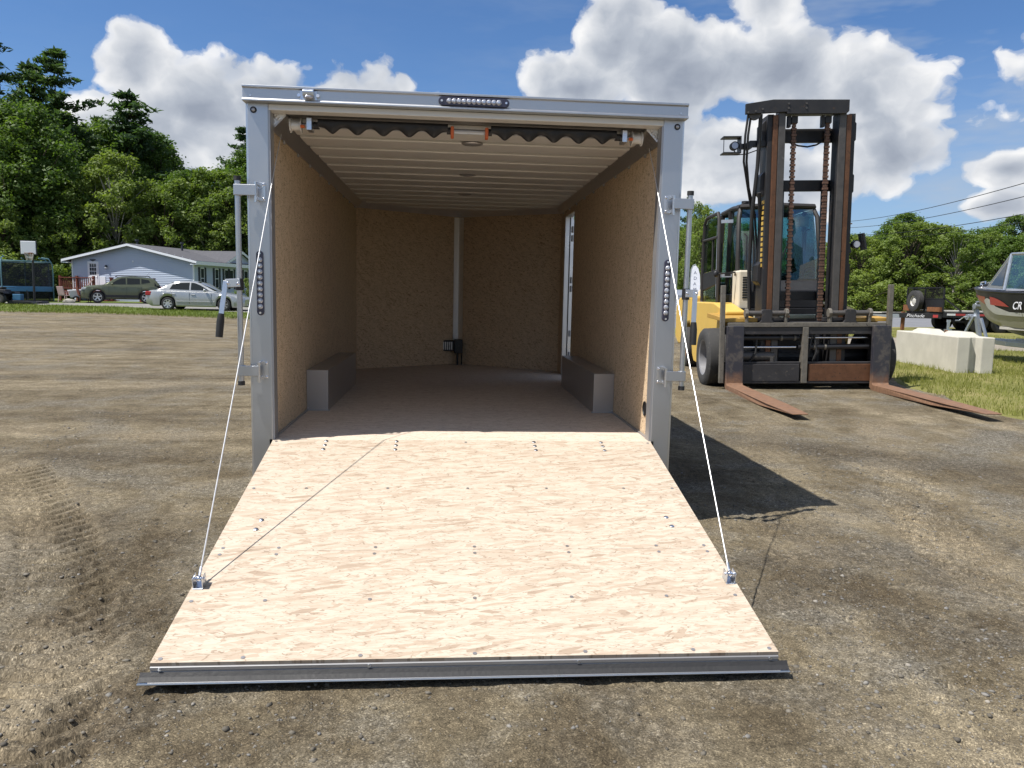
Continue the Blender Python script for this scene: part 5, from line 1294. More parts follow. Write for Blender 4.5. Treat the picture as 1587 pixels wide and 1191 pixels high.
# ---------------------------------------------------------------- cars
def make_car(name, label, loc, rz, scale, S):
    T = thing(name, label, 'car', loc, rz); T.scale = (scale,)*3
    Lc, hw, R, wx = S['len'], S['hw'], S['R'], S['wheels']
    top = np.array(S['top']); bot = np.array(S['bot'])
    xs = np.unique(np.concatenate([np.linspace(0, Lc, 70)]+[np.linspace(x-R*1.22, x+R*1.22, 23) for x in wx]))
    rows = []
    for x in xs:
        zt = np.interp(x, top[:, 0], top[:, 1]); zb = np.interp(x, bot[:, 0], bot[:, 1])
        for w_ in wx:
            d = abs(x-w_)
            if d < R*1.2: zb = max(zb, R*.98+math.sqrt((R*1.2)**2-d*d))
        e = min(x, Lc-x)/S['round']; tp = 1-.20*max(0, 1-e)**2 if e < 1 else 1
        h = hw*tp; hm = zb+(zt-zb)*.45; sh = zt-.10
        zb2 = min(zb, zt-.2)
        half = [(h*.93, zb2), (h*.985, zb2+.06), (h, max(zb2+.10, hm)), (h*.99, max(zb2+.12, sh-.08)), (h*.955, sh+.04), (h*.86, zt-.012), (h*.5, zt+.018), (0, zt+.025)]
        rows.append([(x, y, z_) for y, z_ in half]+[(x, -y, z_) for y, z_ in half[-2::-1]])
    b = MB(); b.grid(rows); b.poly(rows[0]); b.poly(rows[-1][::-1])
    body = b.build('body', S['paint'], T, smooth=True, angle=35)
    b = MB(); b.box(.25, Lc-.25, -hw*.82, hw*.82, .22, .62); b.build('underbody', 'car_trim', T)
    # greenhouse
    gt = np.array(S['roof']); y0w, y1w = hw*.90, hw*.70
    gxs = np.unique(np.concatenate([np.linspace(gt[0, 0], gt[-1, 0], 40)]))
    def zroof(x): return np.interp(x, gt[:, 0], gt[:, 1])
    zmax = gt[:, 1].max()
    def ywid(x, z_):
        zb = np.interp(x, top[:, 0], top[:, 1]); return y0w+(y1w-y0w)*np.clip((z_-zb)/(zmax-zb+1e-6), 0, 1)
    rows = []
    for x in gxs:
        zb = np.interp(x, top[:, 0], top[:, 1])-.03; zt = max(zroof(x), zb+.01)
        half = [(y0w, zb), (ywid(x, zb+(zt-zb)*.5), zb+(zt-zb)*.5), (ywid(x, zt)+.0, zt-.035 if zt-zb > .08 else zt), (ywid(x, zt)-.07, zt), (0, zt+.02)]
        rows.append([(x, y, z_) for y, z_ in half]+[(x, -y, z_) for y, z_ in half[-2::-1]])
    b = MB(); b.grid(rows); b.build('roof', S['paint'], body, smooth=True, angle=40)
    for s in (-1, 1):
        for wnd in S['side_windows']:
            n_ = len(wnd)
            b = MB(); vi = [(x, s*(ywid(x, z_)+.008), z_) for x, z_ in wnd]; vo = [(x, s*(ywid(x, z_)-.01), z_) for x, z_ in wnd]
            b._add(vi+vo, [tuple(range(n_)), tuple(range(2*n_-1, n_-1, -1))]+[(i, (i+1) % n_, n_+(i+1) % n_, n_+i) for i in range(n_)])
            b.build('side_window', 'car_glass', T)
        for x in S['door_lines']:
            b = MB(); zt = np.interp(x, top[:, 0], top[:, 1]); b.box(x-.006, x+.006, s*(hw-.012), s*(hw+.001), .34, zt-.09); b.build('door_gap', 'car_trim', T)
        for x in S['handles']:
            b = MB(); zt = np.interp(x, top[:, 0], top[:, 1]); b.box(x-.11, x+.11, s*hw*.98, s*(hw+.022), zt-.20, zt-.165); b.build('door_handle', S['paint'], T, bevel=.008)
        x = S['mirror']; zt = np.interp(x, top[:, 0], top[:, 1])
        b = MB(); b.sph((x, s*(hw+.07), zt+.06), .07, .11, .075, 12, 8); b.build('wing_mirror', S['mirror_mat'], T, smooth=True)
        b = MB(); b.box(wx[0]+R*1.3, wx[1]-R*1.3, s*(hw-.03), s*(hw+.014), S['sill'], S['sill']+S['sill_h']); b.build('side_moulding', S['trim'], T, bevel=.008)
        if S['cladding']:
            for w_ in wx:
                pl = [(w_+R*q*math.cos(a), R*.98+R*q*math.sin(a)) for q, aa in ((1.32, np.linspace(-.1, PI+.1, 17)), (1.19, np.linspace(PI+.1, -.1, 17))) for a in aa]
                b = MB(); b.prism(pl, 'y', s*(hw-.04), s*(hw+.016)); b.build('arch_cladding', 'car_trim', T)
        b = MB(); hx, hz = S['head']; b.prism([(hx, hz-.06), (hx+.02, hz+.06), (hx+.38, hz+.10), (hx+.30, hz-.03)], 'y', s*(hw*.62), s*(hw*.955)); b.build('headlight', 'headlamp', T, bevel=.02)
        tx, tz, th = S['tail']; b = MB(); b.box(tx, tx+.28, s*hw*.60, s*hw*.945, tz, tz+th); b.build('tail_light', 'tail_red', T, bevel=.03)
        for w_ in wx:
            b = MB(); yc = s*(hw-.115)
            b.lathe([(-.095, R*.66), (-.105, R*.80), (-.085, R*.96), (-.05, R), (.05, R), (.085, R*.96), (.105, R*.80), (.095, R*.66)], (w_, yc, R), 'y', 36); wh = b.build('wheel', 'rubber', T, smooth=True)
            steel = S.get('steel') and w_ == wx[0]
            b = MB(); b.lathe([(s*.10, R*.665), (s*.075, R*.60), (s*.03, R*.58), (s*.02, .01)], (w_, yc, R), 'y', 30); b.build('rim', 'black_paint', wh, smooth=True)
            b = MB()
            for i in range(5 if S['cladding'] else 7):
                a = 2*PI*i/(5 if S['cladding'] else 7)+.3
                b.beam((w_+.03*math.cos(a), yc+s*.085, R+.03*math.sin(a)), (w_+R*.63*math.cos(a), yc+s*.098, R+R*.63*math.sin(a)), .075, .02, (0, 1, 0))
            b.lathe([(s*.07, .075), (s*.105, .07), (s*.108, .01)], (w_, yc, R), 'y', 16)
            b.lathe([(s*.085, R*.60), (s*.103, R*.615), (s*.103, R*.67), (s*.085, R*.675)], (w_, yc, R), 'y', 30)
            b.build('wheel_spokes', 'rim_grey' if steel else 'rim_alloy', wh)
    for nm, pts in (('windscreen', S['wind']), ('rear_window', S['rearw'])):
        (xa, za), (xb, zb) = pts
        ya, yb = y0w*.93, (y1w-.05)
        dn = Vector((zb-za, 0, -(xb-xa))).normalized()*(.012)
        if dn.z < 0: dn = -dn
        b = MB(); q = [Vector((xa, -ya, za)), Vector((xa, ya, za)), Vector((xb, yb, zb)), Vector((xb, -yb, zb))]
        b._add([p+dn for p in q]+[p-dn*.5 for p in q], [(0, 1, 2, 3), (7, 6, 5, 4), (0, 1, 5, 4), (1, 2, 6, 5), (2, 3, 7, 6), (3, 0, 4, 7)]); b.build(nm, 'car_glass', T)
    gx0, gz0, gz1 = S['grille']; b = MB(); b.box(gx0-.012, gx0+.1, -hw*.42, hw*.42, gz0, gz1); b.build('grille', 'car_trim', T, bevel=.02)
    b = MB(); b.box(gx0-.03, gx0+.02, -.26, .26, gz0-.20, gz0-.09); b.build('number_plate', 'white_plate', T)
    for nm, ex in S.get('extra', {}).items(): ex(T)
    return T
SED = dict(len=4.8, hw=.90, R=.325, wheels=(.98, 3.70), round=.55, paint='sedan_paint', trim='sedan_paint', mirror_mat='sedan_paint', cladding=False, steel=True,
           top=[(0, .58), (.06, .68), (.35, .78), (1.0, .88), (1.45, .95), (2.2, .965), (3.6, .99), (4.0, 1.0), (4.65, .97), (4.76, .86), (4.8, .6)],
           bot=[(0, .26), (.3, .19), (4.5, .20), (4.8, .34)],
           roof=[(1.30, .93), (1.75, 1.16), (2.15, 1.37), (2.5, 1.455), (3.0, 1.465), (3.4, 1.42), (3.75, 1.28), (4.15, 1.06), (4.3, .99)],
           side_windows=[[(1.72, 1.02), (2.60, 1.03), (2.60, 1.385), (2.42, 1.365), (2.15, 1.26)], [(2.68, 1.03), (3.62, 1.05), (3.50, 1.27), (3.25, 1.355), (2.68, 1.385)]],
           door_lines=[1.58, 2.64, 3.50], handles=[2.45, 3.42], mirror=1.86, sill=.42, sill_h=.06, head=(.10, .64), tail=(4.50, .72, .20),
           wind=[(1.42, .99), (2.30, 1.425)], rearw=[(4.12, 1.06), (3.50, 1.385)], grille=(.03, .46, .62))
def suv_extra(T):
    b = MB()
    for s in (-1, 1): b.tube([(1.85, s*.60, 1.60), (1.95, s*.60, 1.66), (3.7, s*.60, 1.67), (3.8, s*.60, 1.60)], .018, 6)
    b.build('roof_rail', 'car_trim', T, smooth=True)
    b = MB(); b.cyl((3.5, .1, 1.6), (3.75, .1, 1.9), .006, n=6); b.build('aerial', 'car_trim', T)
    b = MB(); b.prism([(4.02, 1.30), (4.12, 1.12), (4.34, 1.08), (4.34, .95), (4.0, .98)], 'y', -.86, -.70); b.prism([(4.02, 1.30), (4.12, 1.12), (4.34, 1.08), (4.34, .95), (4.0, .98)], 'y', .70, .86); b.build('dark_quarter_panel', 'car_glass', T)
SUV = dict(len=4.42, hw=.91, R=.355, wheels=(.88, 3.52), round=.40, paint='suv_paint', trim='car_trim', mirror_mat='suv_paint', cladding=True,
           top=[(0, .70), (.05, .88), (.30, 1.00), (1.0, 1.07), (1.35, 1.10), (2.2, 1.09), (3.6, 1.12), (4.25, 1.12), (4.38, .98), (4.42, .6)],
           bot=[(0, .34), (.3, .25), (4.1, .27), (4.42, .42)],
           roof=[(1.15, 1.06), (1.55, 1.30), (1.92, 1.52), (2.2, 1.60), (2.8, 1.63), (3.5, 1.60), (3.95, 1.53), (4.15, 1.36), (4.32, 1.10)],
           side_windows=[[(1.62, 1.16), (2.42, 1.16), (2.42, 1.52), (2.18, 1.50), (1.95, 1.39)], [(2.50, 1.16), (3.20, 1.19), (3.20, 1.51), (2.50, 1.525)], [(3.28, 1.20), (3.78, 1.29), (3.70, 1.43), (3.28, 1.505)]],
           door_lines=[1.50, 2.46, 3.28], handles=[2.26, 3.12], mirror=1.70, sill=.34, sill_h=.16, head=(.04, .84), tail=(4.15, .90, .16),
           wind=[(1.28, 1.13), (2.00, 1.555)], rearw=[(4.30, 1.14), (4.02, 1.50)], grille=(.02, .68, .86), extra={'rack': suv_extra})
# car local x runs from nose to tail; rotate so that the tail points where needed
def put_car(fn, label, centre, heading_deg, scale, S, z):
    h = math.radians(heading_deg); rz = h+PI
    ox = centre[0]+math.cos(h)*S['len']/2*scale; oy = centre[1]+math.sin(h)*S['len']/2*scale
    return make_car(fn, label, (ox, oy, z), rz, scale, S)
put_car('sedan', 'silver four door sedan parked on the driveway in front of the house', (-12.72, 35.3), -1, 1.0, SED, .30)
put_car('suv', 'dark olive green suv with black trim parked beside the deck', (-19.45, 42.45), 180+21, .96, SUV, .435)
# ---------------------------------------------------------------- concrete block
CB = thing('concrete_block', 'long pale concrete barrier block with grooved end lying on the grass', 'concrete block', (9.7, 9.19, .10), math.radians(-8.5))
# local x across the end face, y along the block
b = MB(); ln, wd, ht = 2.75, .70, .74
prof = [(0, 0), (.24, 0), (.30, .12), (.40, .12), (.46, 0), (wd, 0), (wd, ln), (0, ln)]
b.prism(prof, 'z', -.06, ht); blk = b.build('block', 'concrete', CB, bevel=.018)
for y0, y1 in ((.22, 1.05), (1.55, 2.4)):
    b = MB(); q = [(.16, y0), (wd-.16, y0), (wd-.16, y1), (.16, y1)]; c_ = [(.24, y0+.14), (wd-.24, y0+.14), (wd-.24, y1-.14), (.24, y1-.14)]
    b._add([(x, y, ht-.004) for x, y in q]+[(x, y, ht+.085) for x, y in c_], [(4, 5, 6, 7), (0, 1, 5, 4), (1, 2, 6, 5), (2, 3, 7, 6), (3, 0, 4, 7)]); b.build('locking_knob', 'concrete', CB, bevel=.012)
b = MB(); b.tube([(.40, 1.22, ht-.02), (.40, 1.26, ht+.07), (.40, 1.34, ht+.075), (.40, 1.40, ht-.02)], .012, 8); b.build('lifting_loop', 'rust', CB, smooth=True)

# ---------------------------------------------------------------- boat on trailer
bz = .12
BO = thing('boat', 'dark aluminium fishing boat with red and silver stripe and tall windscreen', 'boat', (13.4, 13.75, bz), math.radians(-89.5))
kx = np.array([0, .15, .35, .7, 1.2, 1.8, 2.6, 5.6]); kz = np.array([1.70, 1.45, 1.18, .88, .68, .60, .56, .55])
sxs = np.array([0, .2, .5, 1.0, 1.6, 2.4, 5.6]); sw_ = np.array([.03, .26, .52, .82, 1.02, 1.14, 1.12]); sz_ = np.array([1.76, 1.75, 1.73, 1.69, 1.65, 1.61, 1.55])
def hull(x, tt, side=-1, off=0):
    z0 = np.interp(x, kx, kz); z1 = np.interp(x, sxs, sz_); w1 = np.interp(x, sxs, sw_)
    cz = z0+(z1-z0)*(.40-.12*min(1, x/2)); cw = w1*(.55+.30*min(1, x/1.8))
    if tt < .35: f = tt/.35; y = cw*f; z_ = z0+(cz-z0)*f
    else: f = (tt-.35)/.65; y = cw+(w1-cw)*(f**.8); z_ = cz+(z1-cz)*f
    return Vector((x, side*(y+off), z_))
xs = np.concatenate([np.linspace(0, .6, 10), np.linspace(.7, 5.6, 26)])
tts = np.concatenate([np.linspace(0, .35, 5), np.linspace(.42, 1, 9)])
b = MB(); b.grid([[hull(x, q, 1) for q in tts[::-1]]+[hull(x, q, -1) for q in tts[1:]] for x in xs]); b.poly([hull(5.6, q, 1) for q in tts[::-1]]+[hull(5.6, q, -1) for q in tts[1:]])
hl = b.build('hull', 'boat_alu', BO, smooth=True, angle=50)
for s in (-1, 1):
    def strip(x0, x1, ta, tb, mat, off, name='hull_stripe', n=24):
        rows = []
        for i in range(n+1):
            f = i/n; x = x0+(x1-x0)*f; a_, c_ = ta(f), tb(f)
            rows.append([hull(x, a_+(c_-a_)*j/5, s, off) for j in range(6)])
        b = MB(); b.grid(rows); return b.build(name, mat, hl, smooth=True)
    strip(.30, 5.58, lambda f: .97-.40*min(1, f*3), lambda f: .985, 'boat_black', .022, 'black_band', 40)
    strip(.38, 1.45, lambda f: .80-.09*f, lambda f: .82+.06*min(1, f*2), 'boat_red', .027)
    strip(1.72, 2.45, lambda f: .74-.0*f, lambda f: .90-.16*f*f, 'boat_red', .036)
    strip(1.40, 3.9, lambda f: .78-.22*min(1, (f*5)**.5)+.02*f, lambda f: .80+.10*math.sin(min(1, f*5)*PI)-.16*min(1, f*2.4), 'boat_silver', .034)
b = MB()
for s in (-1, 1): b.tube([hull(x, 1.0, s)+Vector((0, 0, .012)) for x in xs], .035, 8)
b.build('gunwale', 'black_paint', hl, smooth=True)
rows = [[hull(x, 1.0, -1, -.01)+Vector((0, 0, .02)), Vector((x, 0, np.interp(x, sxs, sz_)+.05)), hull(x, 1.0, 1, -.01)+Vector((0, 0, .02))] for x in np.linspace(.02, 1.7, 14)]
b = MB(); b.grid(rows); b.build('bow_deck', 'alu_dull', BO, smooth=True)
b = MB(); b.box(2.0, 5.4, -.95, .95, .80, .86); b.build('cockpit_floor', 'plank', BO)
b = MB()
for s in (-1, 1):
    b.tube([(.10, s*.09, 1.79), (.10, s*.09, 1.90), (.30, s*.12, 1.92), (.32, s*.13, 1.79)], .018, 8)
b.build('bow_rail', 'chrome', BO, smooth=True)
b = MB(); b.sph((.42, -.30, 1.80), .055, .045, .06); b.build('navigation_light', 'chrome', BO, smooth=True)
b = MB(); b.tube([(.5, -.42, 1.80), (.9, -.50, 1.84), (1.4, -.70, 1.80)], .02, 6); b.cyl((.55, -.35, 1.82), (1.5, -.45, 1.85), .035, n=10); b.build('trolling_motor_shaft', 'black_paint', BO, smooth=True)
# windscreen: raked side lights, upright front post, top rail
for s in (-1, 1):
    a0, a1, a2 = Vector((1.25, s*.78, 1.73)), Vector((2.10, s*1.0, 1.68)), Vector((2.05, s*.86, 2.50))
    b = MB(); b.poly([a0, a1, a2]); b.poly([a0+Vector((0, s*.01, 0)), a2+Vector((0, s*.01, 0)), a1+Vector((0, s*.01, 0))]); ws = b.build('side_screen', 'boat_alu', BO, fix=False)
    cc = (a0+a1+a2)/3
    pin = [cc+(p-cc)*.66+Vector((0, s*.018, 0)) for p in (a0, a1, a2)]
    b = MB(); b.poly(pin); b.poly([p-Vector((0, s*.036, 0)) for p in pin]); b.build('side_screen_glass', 'window_glass', ws, fix=False)
    b = MB(); b.tube([a0, a2], .024, 8); b.tube([a1, a2], .035, 8); b.tube([a0, a1], .024, 8); b.tube([a2, (3.2, s*.86, 2.48)], .03, 8); b.tube([(3.2, s*.86, 2.48), (3.2, s*1.0, 1.66)], .028, 8); b.build('screen_frame', 'galv', BO, smooth=True)
    b = MB(); b.poly([(2.13, s*.98, 1.72), (3.16, s*.98, 1.70), (3.16, s*.86, 2.44), (2.09, s*.86, 2.46)]); b.build('side_glass', 'glass', BO, fix=False)
b = MB(); b.tube([(2.05, -.86, 2.50), (2.05, .86, 2.50)], .03, 8); b.build('screen_frame', 'galv', BO, smooth=True)
b = MB(); b.poly([(2.07, -.97, 1.72), (2.07, .97, 1.72), (2.05, .86, 2.47), (2.05, -.86, 2.47)]); b.build('front_glass', 'glass', BO, fix=False)
b = MB(); b.box(2.45, 2.95, -.82, -.36, 1.15, 1.36); b.prism([(2.9, 1.30), (2.96, 2.06), (3.10, 2.06), (3.08, 1.30)], 'y', -.84, -.36); b.build('boat_seat', 'vinyl_white', BO, bevel=.05)
nm = hull(1.90, .80, -1, .02); nm2 = hull(2.6, .80, -1, .02); dd = (nm2-nm)
text('hull_lettering', 'CR', .24, 'vinyl_white', BO, hull(2.55, .70, -1, .05), (math.radians(90), 0, math.atan2(dd.y, dd.x)), .004, .2)
BT = thing('boat_trailer', 'galvanised boat trailer with winch stand under the fishing boat', 'boat trailer', (13.4, 13.75, bz), math.radians(-89.5))
b = MB(); b.beam((-1.15, 0, .46), (.2, 0, .46), .09, .10); b.beam((.2, 0, .46), (1.9, -.62, .46), .08, .12); b.beam((.2, 0, .46), (1.9, .62, .46), .08, .12); b.beam((1.9, -.62, .46), (5.2, -.62, .44), .08, .12); b.beam((1.9, .62, .46), (5.2, .62, .44), .08, .12); b.box(3.64, 3.76, -.9, .9, .34, .40)
fr = b.build('frame', 'galv', BT, bevel=.01)
b = MB(); b.beam((.10, 0, .50), (-.12, 0, 1.25), .09, .09); b.beam((-.35, -.12, .50), (-.10, -.06, 1.05), .06, .05); b.beam((.20, .12, .50), (.02, .06, 1.0), .06, .05); b.beam((-.14, 0, 1.20), (-.02, 0, 1.42), .14, .05); b.cyl((-.06, -.1, 1.30), (-.06, .1, 1.30), .07, n=12); b.build('winch_stand', 'galv', BT)
b = MB(); b.cyl((-.22, -.16, 1.02), (-.22, .12, 1.02), .075, n=14); b.tube([(-.22, -.16, 1.02), (-.24, -.22, 1.02), (-.42, -.22, .92), (-.42, -.32, .92)], .016, 6); b.build('winch', 'galv', BT, smooth=True)
b = MB(); b.prism([(-1.42, .50), (-1.40, .58), (-1.15, .58), (-1.1, .42), (-1.35, .44)], 'y', -.06, .06); b.cyl((-1.0, -.10, .20), (-1.0, -.10, .85), .035, n=10); b.cyl((-1.0, -.10, .85), (-1.0, -.10, .92), .05, n=10); b.lathe([(-.03, .06), (-.03, .10), (.03, .10), (.03, .06)], (-1.0, -.10, .12), 'y', 16); b.box(-1.25, -1.05, -.05, .05, .585, .66); b.build('coupler_and_jack', 'zinc', BT)
for s in (-1, 1):
    b = MB(); b.lathe([(-.085, .19), (-.10, .27), (-.08, .345), (.08, .345), (.10, .27), (.085, .19)], (3.70, s*.97, .345), 'y', 32); wh = b.build('wheel', 'tyre', BT, smooth=True)
    b = MB(); b.lathe([(s*.09, .195), (s*.06, .18), (s*.03, .15), (s*.05, .06), (s*.08, .05), (s*.08, .01)], (3.70, s*.97, .345), 'y', 26); b.build('rim', 'rim_alloy', wh, smooth=True)
    pl = [(3.70+.43*math.cos(a), .345+.43*math.sin(a)) for a in np.linspace(.05, PI-.05, 15)]+[(3.70+.405*math.cos(a), .345+.405*math.sin(a)) for a in np.linspace(PI-.05, .05, 15)]
    b = MB(); b.prism(pl, 'y', s*.85, s*1.10); b.build('fender', 'galv', BT, smooth=True)
    b = MB(); b.box(3.18, 3.28, s*.62, s*1.05, .36, .44); b.box(1.9, 4.6, s*.34, s*.44, .53, .59); b.build('fender_bracket', 'galv', BT)

# ---------------------------------------------------------------- black deck trailer by the road
UT = thing('equipment_trailer', 'black flat deck equipment trailer with mesh headboard and reflectors near the road', 'trailer', (19.6, 24.3, .33))
b = MB(); b.box(0, 6.6, 0, 2.5, .70, .80); b.box(0, 6.6, .0, .08, .58, .70); b.box(0, 6.6, 2.42, 2.5, .58, .70); ud = b.build('deck_frame', 'black_paint', UT)
b = MB()
for i in range(15): b.box(.02, 6.58, .02+i*.165, .175+i*.165, .801, .85)
b.build('deck_board', 'plank', UT)
for i in range(4):
    b = MB(); b.box(.15+i*.95, .50+i*.95, -.012, -.001, .66, .74); b.build('reflector', 'white_plate', UT)
    b = MB(); b.box(.505+i*.95, .92+i*.95, -.012, -.001, .66, .74); b.build('reflector', 'red_reflector', UT)
b = MB(); b.beam((0, .1, .62), (-1.75, 1.15, .62), .09, .20); b.beam((0, 2.4, .62), (-1.75, 1.35, .62), .09, .20); b.box(-2.3, -1.7, 1.17, 1.33, .54, .70); tg = b.build('tongue', 'black_paint', UT, bevel=.01)
ang = math.atan2(-1.05, 1.75)
text('tongue_lettering', 'Pitchade', .19, 'vinyl_white', UT, (-1.12, .70, .56), (math.radians(90), 0, ang), .004, .3)
b = MB(); d_ = Vector((1.75, -1.05, 0)).normalized(); q_ = Vector((-.22, .175, .62)); b.beam(q_-d_*.09+Vector((-.025, -.045, 0)), q_+d_*.09+Vector((-.025, -.045, 0)), .012, .11); b.build('side_marker', 'red_reflector', UT)
b = MB(); b.box(-.05, .0, 0, .05, .80, 1.78); b.box(-.05, 0, 2.45, 2.5, .80, 1.78); b.box(-.05, 0, 1.22, 1.27, .80, 1.78); b.box(-.05, 0, .0, 2.5, 1.74, 1.785); b.box(-.05, 0, 0, 2.5, 1.30, 1.335); hd = b.build('headboard', 'black_paint', UT)
b = MB(); b.box(-.03, -.022, .05, 2.45, 1.335, 1.74); b.build('headboard_mesh', 'mesh_screen', hd)
b = MB(); b.box(-.04, -.015, .05, 2.45, .86, 1.30); b.build('headboard_plate', 'black_plastic', hd)
b = MB(); b.beam((0, .02, 1.35), (.75, .02, .84), .04, .05); b.build('headboard_brace', 'black_paint', hd)
b = MB(); b.box(-.16, -.05, .05, .85, .80, .98); b.box(-.16, -.05, 2.1, 2.5, .80, 1.05); b.build('rust_box', 'rust', hd)
b = MB(); b.cyl((-.08, 2.2, 1.16), (-.14, 2.2, 1.16), .07, n=12); b.build('marker_lamp', 'rim_white', hd)
b = MB(); b.lathe([(-.11, .22), (-.13, .32), (-.10, .43), (.10, .43), (.13, .32), (.11, .22)], (-.26, 1.52, 1.22), 'x', 34); sp_ = b.build('spare_wheel', 'tyre', UT, smooth=True)
b = MB(); b.lathe([(-.09, .225), (-.05, .21), (-.03, .18), (-.06, .10), (-.06, .01)], (-.26, 1.52, 1.22), 'x', 26); rr = b.build('rim', 'rim_white', sp_, smooth=True)
b = MB()
for i in range(8):
    a = i*PI/4; b.cyl((-.32, 1.52+.14*math.cos(a), 1.22+.14*math.sin(a)), (-.325, 1.52+.14*math.cos(a), 1.22+.14*math.sin(a)), .022, n=8)
b.build('rim_hole', 'black_paint', sp_)
b = MB(); b.box(-1.18, -1.06, .86, .96, -.02, .78); b.box(-1.26, -.98, .80, 1.02, -.03, .0); b.build('jack_leg', 'rust', UT)
for x in (1.55, 2.50, 3.45):
    for y in (.16, 2.34):
        b = MB(); b.lathe([(-.12, .22), (-.14, .33), (-.11, .43), (.11, .43), (.14, .33), (.12, .22)], (x, y, .42), 'y', 30); wv = b.build('wheel', 'rubber', UT, smooth=True)
        b = MB(); b.lathe([(-.09, .225), (-.05, .15), (-.06, .01)], (x, y, .42), 'y', 20); b.build('rim', 'black_paint', wv)
b = MB(); b.cyl((2.02, -.03, .58), (2.02, -.06, .58), .07, n=12); b.build('hub_lamp', 'rim_white', UT)
b = MB(); b.box(3.2, 3.3, .1, 2.4, .36, .44); b.box(1.5, 1.6, .1, 2.4, .36, .44); b.box(2.45, 2.55, .1, 2.4, .36, .44); b.build('axle', 'black_paint', UT)

# bare aluminium trailer standing behind the forklift
AT = thing('aluminium_trailer', 'bare silver aluminium utility trailer with its tongue behind the forklift', 'trailer', (14.9, 20.3, .22), math.radians(172))
b = MB(); b.beam((-.1, 0, .78), (2.2, 0, .84), .10, .10); b.beam((1.2, 0, .80), (2.6, .75, .80), .07, .08); b.beam((1.2, 0, .80), (2.6, -.75, .80), .07, .08)
b.box(2.6, 5.6, -.8, -.72, .74, .86); b.box(2.6, 5.6, .72, .8, .74, .86)
for i in range(6): b.box(2.6+i*.59, 2.66+i*.59, -.72, .72, .75, .82)
b.build('frame', 'alu_bright', AT)
b = MB(); b.beam((.62, 0, .76), (1.0, 0, .02), .05, .05); b.build('stand_leg', 'alu', AT)
b = MB(); b.prism([(-.35, .74), (-.33, .86), (.0, .86), (.05, .74)], 'y', -.06, .06); b.build('coupler', 'zinc', AT)
b = MB(); b.box(-.05, .10, -.10, .06, .22, .52); tl = b.build('lamp_cluster', 'black_plastic', AT)
b = MB(); b.box(-.04, .09, .0605, .07, .36, .48); b.build('lamp_lens', 'red_reflector', tl)
b = MB(); b.cyl((.02, 0, .1), (.02, 0, .8), .025, n=8); b.build('jack_post', 'galv', AT)
for s in (-1, 1):
    b = MB(); b.lathe([(-.08, .17), (-.09, .25), (-.07, .32), (.07, .32), (.09, .25), (.08, .17)], (4.2, s*.92, .32), 'y', 28); wv = b.build('wheel', 'rubber', AT, smooth=True)
    b = MB(); b.lathe([(s*.07, .175), (s*.04, .1), (s*.05, .01)], (4.2, s*.92, .32), 'y', 20); b.build('rim', 'rim_white', wv, smooth=True)

# white slatted shed and feather flag far down the lot
SH = thing('slatted_shed', 'small white slatted shed with grey lid far beside the road', 'shed', (12.5, 38.6, .52), math.radians(-12))
b = MB(); b.box(-1.5, 1.5, .05, 1.4, 0, 1.05); b.build('box', 'white_trim', SH)
for i in range(8):
    b = MB(); b.box(-1.5, 1.5, -.01, .04, .04+i*.127, .135+i*.127); b.build('slat', 'house_white', SH)
b = MB(); b.prism([(-.1, 1.06), (.65, 1.40), (1.5, 1.06)], 'x', -1.6, 1.6); b.build('roof', 'galv', SH)
FG = thing('feather_flag', 'white feather banner flag with vertical lettering beyond the forklift', 'flag', (12.9, 36.0, .50), math.radians(-18))
b = MB(); b.tube([(0, 0, 0), (0, 0, 2.0), (.02, 0, 2.5), (.12, 0, 2.72), (.26, 0, 2.78)], [.025, .022, .018, .014, .010], 8); b.build('pole', 'galv', FG, smooth=True)
b = MB(); pl = [(.03, .55), (.03, 2.0), (.05, 2.48), (.13, 2.68), (.26, 2.72), (.40, 2.55), (.50, 2.2), (.54, 1.7), (.52, .55)]
b.prism(pl, 'y', -.004, .004); b.build('banner', 'flag_white', FG)
for i, ch in enumerate('ADAMS'):
    text('flag_letter', ch, .24, 'flag_ink', FG, (.17, -.008, 2.25-i*.30), (PI/2, 0, 0), .002)
BR = thing('gravel_barrier', 'low white barrier post beside the slatted shed', 'post', (13.3, 34.5, .47))
b = MB(); b.cyl((0, 0, -.05), (0, 0, .95), .06, n=14); b.build('post', 'house_white', BR, smooth=True)
b = MB(); b.cyl((0, 0, .95), (0, 0, 1.0), .075, n=14); b.build('cap', 'house_white', BR, smooth=True)

# ---------------------------------------------------------------- power poles and lines
PA, PB = Vector((39.5, 69.9, 0)), Vector((24.6, 19.2, 0))
for p, lb in ((PA, 'wooden power pole among the trees behind the forklift'), (PB, 'wooden power pole beside the boat')):
    T = thing('power_pole', lb, 'pole', (p.x, p.y, Hf(p.x, p.y)-.1))
    b = MB(); b.cyl((0, 0, 0), (0, 0, 9.6 if p is PA else 7.6), .16, .11, n=14); b.build('pole', 'wood_pole', T, smooth=True)
    b = MB(); b.box(-.06, .06, -.9, .9, 8.5 if p is PA else 6.6, 8.62 if p is PA else 6.72); b.build('cross_arm', 'wood_pole', T)
nmz = ['topmost', 'second from the top', 'third from the top', 'lowest']
for i, (za, zb) in enumerate(((8.95, 6.95), (8.35, 6.35), (7.65, 5.35), (7.35, 5.0))):
    pts = []
    for k in range(31):
        f = k/30; p = PA.lerp(PB, f); pts.append((p.x+(.12 if i % 2 else -.12), p.y, Hf(0, 60)+za+(zb-za)*f-.55*4*f*(1-f)))
    b = MB(); b.tube(pts, .020 if i < 3 else .014, 6); o = b.build('power_line', 'wire', None, smooth=True)
    tag(o, 'thin black overhead wire above the road, %s of the set' % nmz[i], 'wire', 'overhead power lines')
